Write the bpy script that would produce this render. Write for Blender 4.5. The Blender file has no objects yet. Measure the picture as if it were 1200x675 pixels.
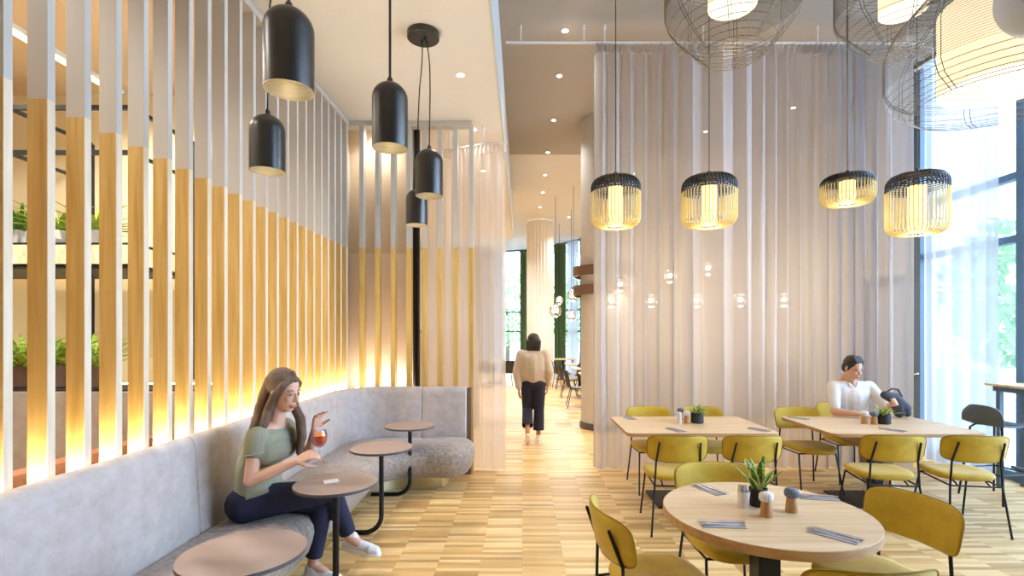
import bpy, bmesh, math, random
from mathutils import Vector, Matrix, Euler
random.seed(7)
PI = math.pi
S = bpy.context.scene
C = S.collection
CAMH = 1.65

def lin(c):
    return tuple(((x / 12.92) if x <= 0.04045 else ((x + 0.055) / 1.055) ** 2.4) for x in c)

# ------------------------------------------------------------------ materials
def new_mat(name):
    m = bpy.data.materials.new(name); m.use_nodes = True
    nt = m.node_tree; nt.nodes.clear()
    out = nt.nodes.new('ShaderNodeOutputMaterial')
    return m, nt, out

def N(nt, t, **kw):
    n = nt.nodes.new('ShaderNode' + t)
    for k, v in kw.items():
        if k in n.inputs.keys() if isinstance(k, str) else False:
            n.inputs[k].default_value = v
        else:
            setattr(n, k, v)
    return n

def L(nt, a, b): nt.links.new(a, b)

def pbr(name, col, rough=0.5, metal=0.0, noise=0.0, nscale=20.0, stretch=(1, 1, 1), bump=0.0, bscale=80.0, sheen=0.0, coat=0.0, col2=None, spec=0.5):
    m, nt, out = new_mat(name)
    b = N(nt, 'BsdfPrincipled')
    b.inputs['Roughness'].default_value = rough
    b.inputs['Metallic'].default_value = metal
    b.inputs['Specular IOR Level'].default_value = spec
    if sheen:
        b.inputs['Sheen Weight'].default_value = sheen
        b.inputs['Sheen Roughness'].default_value = 0.4
    if coat: b.inputs['Coat Weight'].default_value = coat
    tc = N(nt, 'TexCoord')
    mp = N(nt, 'Mapping'); mp.inputs['Scale'].default_value = stretch
    L(nt, tc.outputs['Object'], mp.inputs['Vector'])
    if noise > 0 or col2:
        nz = N(nt, 'TexNoise'); nz.inputs['Scale'].default_value = nscale; nz.inputs['Detail'].default_value = 5
        nz.inputs['Roughness'].default_value = 0.65
        L(nt, mp.outputs[0], nz.inputs['Vector'])
        mx = N(nt, 'MixRGB')
        c = lin(col)
        c2 = lin(col2) if col2 else tuple(x * (1 - noise) for x in c)
        mx.inputs[1].default_value = (*c, 1); mx.inputs[2].default_value = (*c2, 1)
        rp = N(nt, 'ValToRGB'); rp.color_ramp.elements[0].position = 0.35; rp.color_ramp.elements[1].position = 0.68
        L(nt, nz.outputs['Fac'], rp.inputs[0]); L(nt, rp.outputs[0], mx.inputs[0])
        L(nt, mx.outputs[0], b.inputs['Base Color'])
    else:
        b.inputs['Base Color'].default_value = (*lin(col), 1)
    if bump > 0:
        n2 = N(nt, 'TexNoise'); n2.inputs['Scale'].default_value = bscale; n2.inputs['Detail'].default_value = 3
        L(nt, mp.outputs[0], n2.inputs['Vector'])
        bp = N(nt, 'Bump'); bp.inputs['Strength'].default_value = bump; bp.inputs['Distance'].default_value = 0.01
        L(nt, n2.outputs['Fac'], bp.inputs['Height']); L(nt, bp.outputs[0], b.inputs['Normal'])
    L(nt, b.outputs[0], out.inputs[0])
    return m

def wood(name, c1, c2, rough=0.45, scale=6.0, axis=2, spec=0.4):
    st = [14.0, 14.0, 14.0]; st[axis] = 0.9
    m, nt, out = new_mat(name)
    b = N(nt, 'BsdfPrincipled'); b.inputs['Roughness'].default_value = rough; b.inputs['Specular IOR Level'].default_value = spec
    tc = N(nt, 'TexCoord'); oi = N(nt, 'ObjectInfo')
    add = N(nt, 'VectorMath', operation='MULTIPLY_ADD'); add.inputs[1].default_value = (1, 1, 1)
    sc = N(nt, 'VectorMath', operation='SCALE'); sc.inputs['Scale'].default_value = 37.0
    cmb = N(nt, 'CombineXYZ')
    for i in range(3): L(nt, oi.outputs['Random'], cmb.inputs[i])
    L(nt, cmb.outputs[0], sc.inputs[0]); L(nt, tc.outputs['Object'], add.inputs[0]); L(nt, sc.outputs[0], add.inputs[2])
    mp = N(nt, 'Mapping'); mp.inputs['Scale'].default_value = st
    L(nt, add.outputs[0], mp.inputs['Vector'])
    nz = N(nt, 'TexNoise'); nz.inputs['Scale'].default_value = scale * 0.35; nz.inputs['Detail'].default_value = 6; nz.inputs['Distortion'].default_value = 0.6
    L(nt, mp.outputs[0], nz.inputs['Vector'])
    rp = N(nt, 'ValToRGB')
    rp.color_ramp.elements[0].position = 0.3; rp.color_ramp.elements[0].color = (*lin(c2), 1)
    rp.color_ramp.elements[1].position = 0.66; rp.color_ramp.elements[1].color = (*lin(c1), 1)
    L(nt, nz.outputs['Fac'], rp.inputs[0]); L(nt, rp.outputs[0], b.inputs['Base Color'])
    L(nt, b.outputs[0], out.inputs[0])
    return m

def emit(name, col, strength):
    m, nt, out = new_mat(name)
    e = N(nt, 'Emission'); e.inputs[0].default_value = (*lin(col), 1); e.inputs[1].default_value = strength
    L(nt, e.outputs[0], out.inputs[0]); return m

def sheer(name, col, transp=0.35, transl=0.5):
    m, nt, out = new_mat(name)
    t = N(nt, 'BsdfTransparent'); d = N(nt, 'BsdfDiffuse'); tl = N(nt, 'BsdfTranslucent')
    c = (*lin(col), 1)
    d.inputs[0].default_value = c; tl.inputs[0].default_value = c
    m1 = N(nt, 'MixShader'); m1.inputs[0].default_value = transl
    L(nt, d.outputs[0], m1.inputs[1]); L(nt, tl.outputs[0], m1.inputs[2])
    m2 = N(nt, 'MixShader'); m2.inputs[0].default_value = transp
    L(nt, m1.outputs[0], m2.inputs[1]); L(nt, t.outputs[0], m2.inputs[2])
    L(nt, m2.outputs[0], out.inputs[0]); return m

def glassy(name, tint=(1, 1, 1), refl=0.12, rough=0.02):
    m, nt, out = new_mat(name)
    t = N(nt, 'BsdfTransparent'); t.inputs[0].default_value = (*lin(tint), 1)
    g = N(nt, 'BsdfGlossy'); g.inputs['Roughness'].default_value = rough
    fr = N(nt, 'Fresnel'); fr.inputs[0].default_value = 1.4
    mt = N(nt, 'Math', operation='MULTIPLY'); mt.inputs[1].default_value = refl / 0.1
    cl = N(nt, 'Math', operation='MINIMUM'); cl.inputs[1].default_value = 0.6
    L(nt, fr.outputs[0], mt.inputs[0]); L(nt, mt.outputs[0], cl.inputs[0])
    m2 = N(nt, 'MixShader'); L(nt, cl.outputs[0], m2.inputs[0])
    L(nt, t.outputs[0], m2.inputs[1]); L(nt, g.outputs[0], m2.inputs[2]); L(nt, m2.outputs[0], out.inputs[0]); return m

def shade_mat(name, col, strength):   # a lit fabric lamp shade: cloth that glows from its bulb
    m, nt, out = new_mat(name)
    e = N(nt, 'Emission'); e.inputs[0].default_value = (*lin(col), 1); e.inputs[1].default_value = strength
    d = N(nt, 'BsdfDiffuse'); d.inputs[0].default_value = (*lin(col), 1)
    a = N(nt, 'AddShader'); L(nt, e.outputs[0], a.inputs[0]); L(nt, d.outputs[0], a.inputs[1]); L(nt, a.outputs[0], out.inputs[0]); return m

# ------------------------------------------------------------------ mesh builder
class MB:
    def __init__(s): s.v = []; s.f = []; s.mi = []; s.cur = 0
    def _add(s, vs, fs):
        o = len(s.v); s.v += [tuple(v) for v in vs]
        for f in fs: s.f.append(tuple(i + o for i in f)); s.mi.append(s.cur)
        return s
    def mat(s, i): s.cur = i; return s
    def box(s, c, d, rot=None):
        x, y, z = d[0] / 2, d[1] / 2, d[2] / 2
        vs = [Vector((sx * x, sy * y, sz * z)) for sx in (-1, 1) for sy in (-1, 1) for sz in (-1, 1)]
        if rot is not None:
            R = Euler(rot).to_matrix(); vs = [R @ v for v in vs]
        vs = [v + Vector(c) for v in vs]
        return s._add(vs, [(0, 1, 3, 2), (4, 6, 7, 5), (0, 4, 5, 1), (2, 3, 7, 6), (0, 2, 6, 4), (1, 5, 7, 3)])
    def bbox(s, x0, x1, y0, y1, z0, z1):
        return s.box(((x0 + x1) / 2, (y0 + y1) / 2, (z0 + z1) / 2), (x1 - x0, y1 - y0, z1 - z0))
    def rings(s, rings, cap=True, closed=False):
        n = len(rings[0]); fs = []
        m = len(rings)
        for i in range(m if closed else m - 1):
            a = i * n; b = ((i + 1) % m) * n
            for j in range(n):
                k = (j + 1) % n; fs.append((a + j, a + k, b + k, b + j))
        if cap and not closed:
            fs.append(tuple(range(n - 1, -1, -1))); fs.append(tuple(range((m - 1) * n, m * n)))
        return s._add([v for r in rings for v in r], fs)
    def tube(s, pts, r, seg=8, closed=False, taper=None):
        pts = [Vector(p) for p in pts]; n = len(pts); rings = []
        prev = None
        for i, p in enumerate(pts):
            if closed: t = pts[(i + 1) % n] - pts[i - 1]
            else: t = pts[min(i + 1, n - 1)] - pts[max(i - 1, 0)]
            t.normalize()
            if prev is None:
                u = t.orthogonal().normalized()
            else:
                u = prev - t * prev.dot(t)
                u = u.normalized() if u.length > 1e-6 else t.orthogonal().normalized()
            prev = u; w = t.cross(u)
            rr = r if taper is None else r * taper[i]
            rings.append([p + (u * math.cos(2 * PI * k / seg) + w * math.sin(2 * PI * k / seg)) * rr for k in range(seg)])
        return s.rings(rings, cap=not closed, closed=closed)
    def cyl(s, p0, p1, r0, r1=None, seg=16):
        return s.tube([p0, p1], r0, seg, taper=[1, (r1 if r1 is not None else r0) / r0])
    def lathe(s, prof, c=(0, 0, 0), seg=32, cap=True):
        rings = [[(c[0] + r * math.cos(2 * PI * k / seg), c[1] + r * math.sin(2 * PI * k / seg), c[2] + z) for k in range(seg)] for r, z in prof]
        return s.rings(rings, cap=cap)
    def ring(s, c, R, r, seg=40, tseg=6):
        return s.tube([(c[0] + R * math.cos(2 * PI * k / seg), c[1] + R * math.sin(2 * PI * k / seg), c[2]) for k in range(seg)], r, tseg, closed=True)
    def sphere(s, c, r, seg=16, rings=10, sc=(1, 1, 1)):
        prof = []
        for i in range(rings + 1):
            a = -PI / 2 + PI * i / rings
            prof.append((max(1e-4, math.cos(a)) * r, math.sin(a) * r))
        R = [[(c[0] + q * math.cos(2 * PI * k / seg) * sc[0], c[1] + q * math.sin(2 * PI * k / seg) * sc[1], c[2] + z * sc[2]) for k in range(seg)] for q, z in prof]
        return s.rings(R)
    def grid(s, P, flip=False):
        m = len(P); n = len(P[0]); fs = []
        for i in range(m - 1):
            for j in range(n - 1):
                a = i * n + j; f = (a, a + 1, a + n + 1, a + n)
                fs.append(f[::-1] if flip else f)
        return s._add([v for r in P for v in r], fs)
    def poly(s, pts, h, base=0.0):     # extrude an xy outline up by h
        n = len(pts)
        return s.rings([[(x, y, base) for x, y in pts], [(x, y, base + h) for x, y in pts]])
    def xf(s, M):
        s.v = [tuple(M @ Vector(v)) for v in s.v]; return s
    def build(s, name, mats, parent=None, smooth=True, local=True, bevel=0, ang=35):
        me = bpy.data.meshes.new(name)
        off = Vector((0, 0, 0))
        if parent is not None and not local: off = ABS.get(parent.name, Vector(parent.location))
        me.from_pydata([tuple(Vector(v) - off) for v in s.v], [], s.f)
        if not isinstance(mats, (list, tuple)): mats = [mats]
        for m in mats: me.materials.append(m)
        if len(mats) > 1: me.polygons.foreach_set('material_index', s.mi)
        if bevel or True:
            bm = bmesh.new(); bm.from_mesh(me); bmesh.ops.recalc_face_normals(bm, faces=bm.faces)
            if bevel:
                ed = [e for e in bm.edges if len(e.link_faces) == 2 and e.calc_face_angle(0) > 0.6]
                bmesh.ops.bevel(bm, geom=ed, offset=bevel, segments=2, profile=0.6, affect='EDGES')
            if smooth:
                for f in bm.faces: f.smooth = True
                for e in bm.edges:
                    if len(e.link_faces) == 2 and e.calc_face_angle(0) > math.radians(ang): e.smooth = False
            bm.to_mesh(me); bm.free()
        o = bpy.data.objects.new(name, me); C.objects.link(o)
        if parent is not None: o.parent = parent
        ABS[o.name] = off.copy() if parent is not None and not local else (ABS.get(parent.name, Vector((0, 0, 0))) if parent else Vector((0, 0, 0)))
        return o
ABS = {}

def tag(o, label=None, cat=None, group=None, kind=None):
    if label:
        o['label'] = label
        n = len(label.split())
        if n < 4 or n > 16: print('LABEL LENGTH', n, label)
    if cat: o['category'] = cat
    if group: o['group'] = group
    if kind: o['kind'] = kind
    return o

def thing(name, label, cat, loc=(0, 0, 0), rz=0.0, group=None):
    o = bpy.data.objects.new(name, None); C.objects.link(o)
    o.empty_display_size = 0.05
    o.location = loc; o.rotation_euler = (0, 0, rz); ABS[o.name] = Vector(loc)
    return tag(o, label, cat, group)

KIDS = {}
def kids(o): return [c for c in bpy.data.objects if c.parent is o]
def dup(root, loc, rz, label, group=None, scale=None):
    r = root.copy(); C.objects.link(r); r.location = loc; r.rotation_euler = (0, 0, rz); r['label'] = label
    if len(label.split()) < 4 or len(label.split()) > 16: print('LABEL LENGTH', label)
    if group: r['group'] = group
    if scale: r.scale = scale
    def rec(src, dst):
        for ch in kids(src):
            c = ch.copy(); C.objects.link(c); c.parent = dst; rec(ch, c)
    rec(root, r)
    return r

def struct(name, mb, m, parent=None, smooth=False, bevel=0):
    o = mb.build(name, m, parent, smooth=smooth, bevel=bevel)
    if parent is None: o['kind'] = 'structure'
    return o

# organic union of capsules and ellipsoids, as one continuous surface
def capsule(mb, p0, p1, r0, r1, seg=14):
    p0 = Vector(p0); p1 = Vector(p1); t = (p1 - p0)
    if t.length < 1e-6: t = Vector((0, 0, 1e-4)); p1 = p0 + t
    t.normalize(); u = t.orthogonal().normalized(); w = t.cross(u); rings = []
    def ringat(c, r): rings.append([c + (u * math.cos(2 * PI * k / seg) + w * math.sin(2 * PI * k / seg)) * r for k in range(seg)])
    for i in range(5):
        a = -PI / 2 + (PI / 2) * i / 4 + (0.02 if i == 0 else 0); ringat(p0 + t * math.sin(a) * r0, max(math.cos(a) * r0, 1e-4))
    for i in range(5):
        a = (PI / 2) * i / 4 - (0.02 if i == 4 else 0); ringat(p1 + t * math.sin(a) * r1, max(math.cos(a) * r1, 1e-4))
    mb.rings(rings)

def ellip(mb, c, r, rot=(0, 0, 0), seg=20):
    m = MB(); m.sphere((0, 0, 0), 1.0, seg, 12); R = Euler(rot).to_matrix()
    m.v = [tuple(R @ Vector((v[0] * r[0], v[1] * r[1], v[2] * r[2])) + Vector(c)) for v in m.v]
    mb._add(m.v, m.f)

def chain(mb, pts, rad):
    for i in range(len(pts) - 1): capsule(mb, pts[i], pts[i + 1], rad[i], rad[i + 1])

def blob(name, mb, m, parent, voxel=0.006, smooth=6, fac=0.5, cuts=()):
    me = bpy.data.meshes.new('tmp'); off = ABS.get(parent.name, Vector(parent.location))
    me.from_pydata([tuple(Vector(v) - off) for v in mb.v], [], mb.f)
    o = bpy.data.objects.new('tmp', me); C.objects.link(o)
    md = o.modifiers.new('r', 'REMESH'); md.mode = 'VOXEL'; md.voxel_size = voxel; md.use_smooth_shade = True
    if smooth:
        sm = o.modifiers.new('s', 'SMOOTH'); sm.iterations = smooth; sm.factor = fac
    dg = bpy.context.evaluated_depsgraph_get(); dg.update()
    me2 = bpy.data.meshes.new_from_object(o.evaluated_get(dg)); me2.name = name
    bpy.data.objects.remove(o); bpy.data.meshes.remove(me)
    for co, no, R in cuts:      # open hems: trim the cloth past a plane, near a point
        bm = bmesh.new(); bm.from_mesh(me2); c = Vector(co) - off; n_ = Vector(no).normalized()
        fs = [f for f in bm.faces if (f.calc_center_median() - c).length < R]
        ge = list({v for f in fs for v in f.verts}) + list({e for f in fs for e in f.edges}) + fs
        bmesh.ops.bisect_plane(bm, geom=ge, plane_co=c, plane_no=n_, clear_outer=True)
        bm.to_mesh(me2); bm.free()
    me2.materials.clear(); me2.materials.append(m)
    for p in me2.polygons: p.use_smooth = True
    ob = bpy.data.objects.new(name, me2); C.objects.link(ob); ob.parent = parent; ABS[ob.name] = off.copy()
    return ob

def P(px, py, Y):
    return ((px - 612) / 600 * Y, Y, CAMH - (py - 391) / 600 * Y)
ORD = ['first', 'second', 'third', 'fourth', 'fifth', 'sixth', 'seventh', 'eighth', 'ninth', 'tenth', 'eleventh', 'twelfth', 'thirteenth', 'fourteenth',
       'fifteenth', 'sixteenth', 'seventeenth', 'eighteenth', 'nineteenth', 'twentieth', 'twenty-first', 'twenty-second', 'twenty-third', 'twenty-fourth',
       'twenty-fifth', 'twenty-sixth', 'twenty-seventh', 'twenty-eighth']
# ================================================================== materials
M = {}
M['ceil'] = pbr('ceiling_paint', (0.86, 0.84, 0.81), 0.85, noise=0.03, nscale=3)
M['wall'] = pbr('wall_paint', (0.90, 0.88, 0.84), 0.8, noise=0.03, nscale=4)
M['cream'] = pbr('cream_panel', (0.93, 0.86, 0.70), 0.6, noise=0.04, nscale=3)
M['tan'] = pbr('tan_panel', (0.88, 0.80, 0.69), 0.7, noise=0.06, nscale=4)
M['blush'] = pbr('blush_panel', (0.95, 0.89, 0.83), 0.7, noise=0.05, nscale=4)
M['grey_paint'] = pbr('grey_slat_paint', (0.76, 0.74, 0.70), 0.6, noise=0.04, nscale=8, stretch=(1, 1, .1))
M['white_paint'] = pbr('white_paint', (0.90, 0.90, 0.89), 0.55, noise=0.02)
M['oak'] = wood('oak_slat', (0.835, 0.705, 0.42), (0.745, 0.595, 0.30), 0.5, 6, 2)
M['oak_top'] = wood('oak_table', (0.89, 0.77, 0.61), (0.80, 0.67, 0.50), 0.38, 5, 0)
M['oak_edge'] = wood('oak_edge', (0.76, 0.60, 0.42), (0.66, 0.50, 0.33), 0.5, 5, 0)
M['walnut'] = wood('end_panel_wood', (0.50, 0.41, 0.34), (0.40, 0.32, 0.26), 0.5, 6, 2)
M['black'] = pbr('black_metal', (0.09, 0.09, 0.10), 0.42, 0.3, noise=0.1)
M['blackm'] = pbr('black_lamp_metal', (0.31, 0.305, 0.295), 0.34, 0.85, noise=0.08, nscale=6, stretch=(1, 1, 8))
M['lamp_in'] = pbr('brushed_lamp_lining', (0.70, 0.66, 0.56), 0.35, 0.7, noise=0.2, nscale=10, stretch=(1, 1, 6))
M['frame_blue'] = pbr('window_frame_paint', (0.31, 0.40, 0.47), 0.45, 0.1, noise=0.05)
M['velvet_g'] = pbr('grey_velvet', (0.755, 0.715, 0.685), 0.75, 0, nscale=13, col2=(0.685, 0.64, 0.605), bump=0.12, bscale=240, sheen=0.35)
M['velvet_s'] = pbr('shaded_seat_velvet', (0.69, 0.64, 0.59), 0.75, 0, nscale=30, col2=(0.50, 0.44, 0.39), stretch=(1, 1.6, 1), bump=0.12, bscale=200, sheen=0.3)  # same velvet as the backs; the seat's darker shade is put into the colour
M['velvet_y'] = pbr('yellow_velvet', (0.80, 0.665, 0.16), 0.7, 0, nscale=9, col2=(0.73, 0.595, 0.115), bump=0.05, bscale=300, sheen=0.25)
M['velvet_yd'] = pbr('yellow_piping', (0.62, 0.50, 0.10), 0.7)
M['brass'] = pbr('brass_plinth', (0.90, 0.84, 0.64), 0.30, 0.8, noise=0.08, nscale=3)
M['taupe'] = pbr('taupe_laminate', (0.63, 0.55, 0.505), 0.5, noise=0.05, nscale=4)
M['edge_g'] = pbr('grey_edge_band', (0.33, 0.31, 0.31), 0.5, noise=0.05)
M['sheer_w'] = sheer('warm_sheer', (0.80, 0.785, 0.785), 0.16, 0.42)
M['sheer_b'] = sheer('white_sheer', (0.76, 0.78, 0.80), 0.11, 0.36)
M['sheer_l'] = sheer('blush_sheer', (0.92, 0.89, 0.87), 0.38, 0.45)
M['drape_w'] = pbr('ivory_drape', (0.94, 0.92, 0.89), 0.85, noise=0.04, nscale=10)
M['drape_g'] = pbr('green_drape', (0.31, 0.42, 0.27), 0.85, noise=0.15, nscale=10, sheen=0.3)
M['frosted'] = pbr('frosted_glass', (0.80, 0.83, 0.86), .5)
M['glass'] = glassy('window_glass', (0.97, 0.99, 1.0), 0.06)
M['column'] = pbr('column_plaster', (0.78, 0.75, 0.71), 0.7, noise=0.06, nscale=6)
M['bronze'] = pbr('bronze_band', (0.50, 0.40, 0.33), 0.4, 0.5, noise=0.08)
M['led'] = emit('led_strip_light', (1.0, 0.95, 0.86), 78.0)
M['led_r'] = emit('rear_strip_light', (1.0, 0.95, 0.86), 30.0)
M['spot'] = emit('downlight_lens', (1.0, 0.96, 0.90), 30.0)
M['steel'] = pbr('brushed_steel', (0.78, 0.77, 0.76), 0.25, 0.95, noise=0.1)

# floor: end-on-end strip parquet in columns
def floor_mat():
    m, nt, out = new_mat('strip_parquet')
    b = N(nt, 'BsdfPrincipled'); b.inputs['Roughness'].default_value = 0.42; b.inputs['Specular IOR Level'].default_value = 0.40
    tc = N(nt, 'TexCoord'); sx = N(nt, 'SeparateXYZ'); L(nt, tc.outputs['Object'], sx.inputs[0])
    def math_(op, a, bb=None):
        n = N(nt, 'Math', operation=op)
        for i, q in enumerate((a, bb)):
            if q is None: continue
            if isinstance(q, (int, float)): n.inputs[i].default_value = q
            else: L(nt, q, n.inputs[i])
        return n.outputs[0]
    xs = math_('DIVIDE', sx.outputs[0], 0.302); col = math_('FLOOR', xs)
    w1 = N(nt, 'TexWhiteNoise', noise_dimensions='1D'); L(nt, col, w1.inputs['W'])
    ys = math_('ADD', math_('DIVIDE', sx.outputs[1], 0.044), w1.outputs['Value']); row = math_('FLOOR', ys)
    blk = math_('FLOOR', math_('DIVIDE', math_('ADD', row, math_('MULTIPLY', w1.outputs['Value'], 40.0)), 5.0))
    cv = N(nt, 'CombineXYZ'); L(nt, col, cv.inputs[0]); L(nt, row, cv.inputs[1])
    w2 = N(nt, 'TexWhiteNoise', noise_dimensions='2D'); L(nt, cv.outputs[0], w2.inputs['Vector'])
    cb = N(nt, 'CombineXYZ'); L(nt, col, cb.inputs[0]); L(nt, blk, cb.inputs[1])
    w3 = N(nt, 'TexWhiteNoise', noise_dimensions='2D'); L(nt, cb.outputs[0], w3.inputs['Vector'])
    mp = N(nt, 'Mapping'); mp.inputs['Scale'].default_value = (5, 70, 1); L(nt, tc.outputs['Object'], mp.inputs[0])
    nz = N(nt, 'TexNoise'); nz.inputs['Scale'].default_value = 1.0; nz.inputs['Detail'].default_value = 5; L(nt, mp.outputs[0], nz.inputs['Vector'])
    v = math_('ADD', math_('ADD', math_('MULTIPLY', w2.outputs['Value'], 0.54), math_('MULTIPLY', w3.outputs['Value'], 0.14)), math_('MULTIPLY', nz.outputs['Fac'], 0.32))
    rp = N(nt, 'ValToRGB'); e = rp.color_ramp.elements
    e[0].position = 0.12; e[0].color = (*lin((0.63, 0.47, 0.26)), 1)
    e[1].position = 0.92; e[1].color = (*lin((0.955, 0.845, 0.63)), 1)
    k = e.new(0.5); k.color = (*lin((0.85, 0.70, 0.45)), 1)
    L(nt, v, rp.inputs[0])
    # fine joints
    fx = math_('FRACT', xs); fy = math_('FRACT', ys)
    gx = math_('LESS_THAN', fx, 0.006); gy = math_('LESS_THAN', fy, 0.03)
    g = math_('MULTIPLY', math_('MAXIMUM', gx, gy), 0.30)
    mx = N(nt, 'MixRGB'); mx.inputs[2].default_value = (*lin((0.5, 0.37, 0.22)), 1)
    L(nt, g, mx.inputs[0]); L(nt, rp.outputs[0], mx.inputs[1]); L(nt, mx.outputs[0], b.inputs['Base Color'])
    L(nt, b.outputs[0], out.inputs[0]); return m
M['floor'] = floor_mat()

# ================================================================== shell
XW, YB = -2.05, 6.04            # front of the slatted screen, rear slatted screen
ZL, ZR = 4.16, 5.40             # low and high ceilings
struct('floor', MB().bbox(-7.0, 5.70, -3.0, 24.0, -0.1, 0.0), M['floor'])
o = struct('ceiling', MB().bbox(-7.0, -0.256, -3.0, 13.4, ZL, ZL + 0.16), M['ceil'])
M['ceil_d'] = pbr('taupe_ceiling', (0.66, 0.63, 0.59), 0.85, noise=0.03, nscale=3)  # darker tone for the near high ceiling and the bulkhead
struct('ceiling', MB().bbox(-0.42, 5.70, -3.0, 10.72, ZR, ZR + 0.16), M['ceil_d'])
struct('ceiling', MB().bbox(-7.0, 5.70, 10.72, 24.0, ZR, ZR + 0.16), M['ceil'])
struct('ceiling', MB().bbox(-7.0, -0.42, -3.0, 10.72, ZR, ZR + 0.16), M['ceil'])
struct('trim_1', MB().bbox(-0.256, -0.232, -3.0, 13.4, ZL - 0.004, 4.86), pbr('fascia_paint', (0.74, 0.76, 0.76), .6))           # fascia board of the dropped ceiling
struct('wall_bulkhead', MB().bbox(-0.42, -0.30, -3.0, 13.4, ZL + 0.16, ZR), M['ceil_d'])
# side room behind the screen
struct('wall_left', MB().bbox(-6.6, -6.5, -3.0, 24.0, 0, ZR), M['cream'])
struct('wall_side_room', MB().bbox(-6.5, -2.30, 5.30, 5.40, 0, ZL), M['cream'])
def perf():
    m, nt, out = new_mat('perforated_panel')
    b = N(nt, 'BsdfPrincipled'); b.inputs['Roughness'].default_value = 0.7
    tc = N(nt, 'TexCoord'); mp = N(nt, 'Mapping'); mp.inputs['Scale'].default_value = (28, 28, 28); L(nt, tc.outputs['Object'], mp.inputs[0])
    vo = N(nt, 'TexVoronoi'); vo.inputs['Randomness'].default_value = 0.0; vo.inputs['Scale'].default_value = 1.0; L(nt, mp.outputs[0], vo.inputs['Vector'])
    rp = N(nt, 'ValToRGB'); rp.color_ramp.elements[0].position = 0.2; rp.color_ramp.elements[0].color = (*lin((0.42, 0.34, 0.26)), 1)
    rp.color_ramp.elements[1].position = 0.26; rp.color_ramp.elements[1].color = (*lin((0.82, 0.72, 0.60)), 1)
    L(nt, vo.outputs['Distance'], rp.inputs[0]); L(nt, rp.outputs[0], b.inputs['Base Color']); L(nt, b.outputs[0], out.inputs[0]); return m
M['perf'] = perf()
struct('trim_2', MB().bbox(-6.5, -2.25, -1.0, 5.30, ZL - 0.04, ZL - 0.004), M['perf'])                  # perforated panels over the side room
ct = thing('ceiling_track', 'pale linear strip on the perforated ceiling beyond the slatted screen', 'ceiling track', (-4.1, 2.2, ZL - 0.04))
MB().bbox(-0.06, 0.06, -3.0, 3.0, -0.035, 0.0).build('track_body', M['white_paint'], ct, smooth=False)
MB().bbox(-0.04, 0.04, -2.9, 2.9, -0.042, -0.035).build('diffuser', emit('track_light', (1, 0.9, 0.72), 3.0), ct, smooth=False)

# ================================================================== slatted screen on the long side
PITCH = 0.188; W, D = 0.037, 0.088; ZS = 2.665
M['oak_pale'] = wood('pale_oak_edge', (0.90, 0.835, 0.73), (0.85, 0.77, 0.65), 0.5, 6, 2)  # paler wood tone for the room-facing edge of the long-screen slats
def slat(k, x0, x1, y0, y1, label, group, edge=True):
    cx, cy = (x0 + x1) / 2, (y0 + y1) / 2
    t = thing('timber_batten', label, 'slat', (cx, cy, 0), 0, group)
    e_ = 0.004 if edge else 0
    MB().bbox(x0 - cx, x1 - cx - e_, y0 - cy, y1 - cy, 0.0, ZS).build('oak_length', M['oak'], t, smooth=False)
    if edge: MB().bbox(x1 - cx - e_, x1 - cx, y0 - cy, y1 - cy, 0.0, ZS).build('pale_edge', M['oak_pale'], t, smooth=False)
    MB().bbox(x0 - cx, x1 - cx, y0 - cy, y1 - cy, ZS, ZL - 0.05).build('painted_length', M['grey_paint'], t, smooth=False)
    return t
ys = [2.023 + PITCH * k for k in range(-5, 22)]
proto_s = None
for i, y in enumerate(reversed(ys)):
    lab = 'grey-topped oak slat, %s from the back corner of the long screen' % ORD[i]
    if proto_s is None:
        proto_s = slat(0, XW - D, XW, y, y + W, lab, 'slats of the long screen'); y_first = y
    else: dup(proto_s, (XW - D / 2, y + W / 2, 0), 0, lab)
tr = thing('screen_rail', 'pale top rail of the long slatted screen under the low ceiling', 'rail', (XW - D / 2, 3.5, ZL - 0.06))
MB().bbox(-D / 2 - 0.005, D / 2 + 0.006, -2.6, 2.53, 0.0, 0.056).build('rail_bar', M['grey_paint'], tr, smooth=False)
# rear screen
xs_ = [(421 + 18.35 * k - 612) / 600 * YB for k in range(8)]
for k, x in enumerate(xs_):
    lab = 'short-wall oak slat with grey top, %s from the screen corner' % ORD[k]
    w = 0.052
    if k == 0: proto_r = slat(0, x, x + w, YB, YB + 0.10, lab, 'slats of the short rear screen', False); px0 = x
    else: dup(proto_r, (x + w / 2, YB + 0.05, 0), 0, lab)
tr = thing('screen_rail', 'pale top rail of the short rear screen under the low ceiling', 'rail', (-1.3, YB + 0.05, ZL - 0.06))
MB().bbox(-0.80, 0.70, -0.055, 0.055, 0.0, 0.056).build('rail_bar', M['grey_paint'], tr, smooth=False)
# two-tone backing panel behind the first rear slats
struct('wall_corner', MB().bbox(-2.30, -1.30, YB + 0.30, YB + 0.36, ZS - 0.02, ZL), M['tan'])
struct('wall_corner_lower', MB().bbox(-2.30, -1.30, YB + 0.30, YB + 0.36, 0, ZS - 0.02), M['blush'])
struct('trim_3', MB().bbox(-2.30, XW - D, YB - 0.05, YB + 0.30, 0, ZL), M['grey_paint'])
pole = thing('steel_pole', 'slim black pole standing behind the short rear slats', 'pole', ((488 - 612) / 600 * 6.25, 6.25, 0))
MB().cyl((0, 0, 0), (0, 0, ZL), 0.043).build('pole_shaft', M['black'], pole)
MB().cyl((0, 0, 0), (0, 0, 0.02), 0.08).build('floor_flange', M['black'], pole)
pn = thing('end_panel', 'dark timber panel closing the end of the curved sofa', 'panel', (-0.70, 6.03, 0))
MB().bbox(-0.09, 0.10, -0.03, 0.03, 0, 1.0).build('board', M['walnut'], pn, smooth=False, bevel=0.004)
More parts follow.
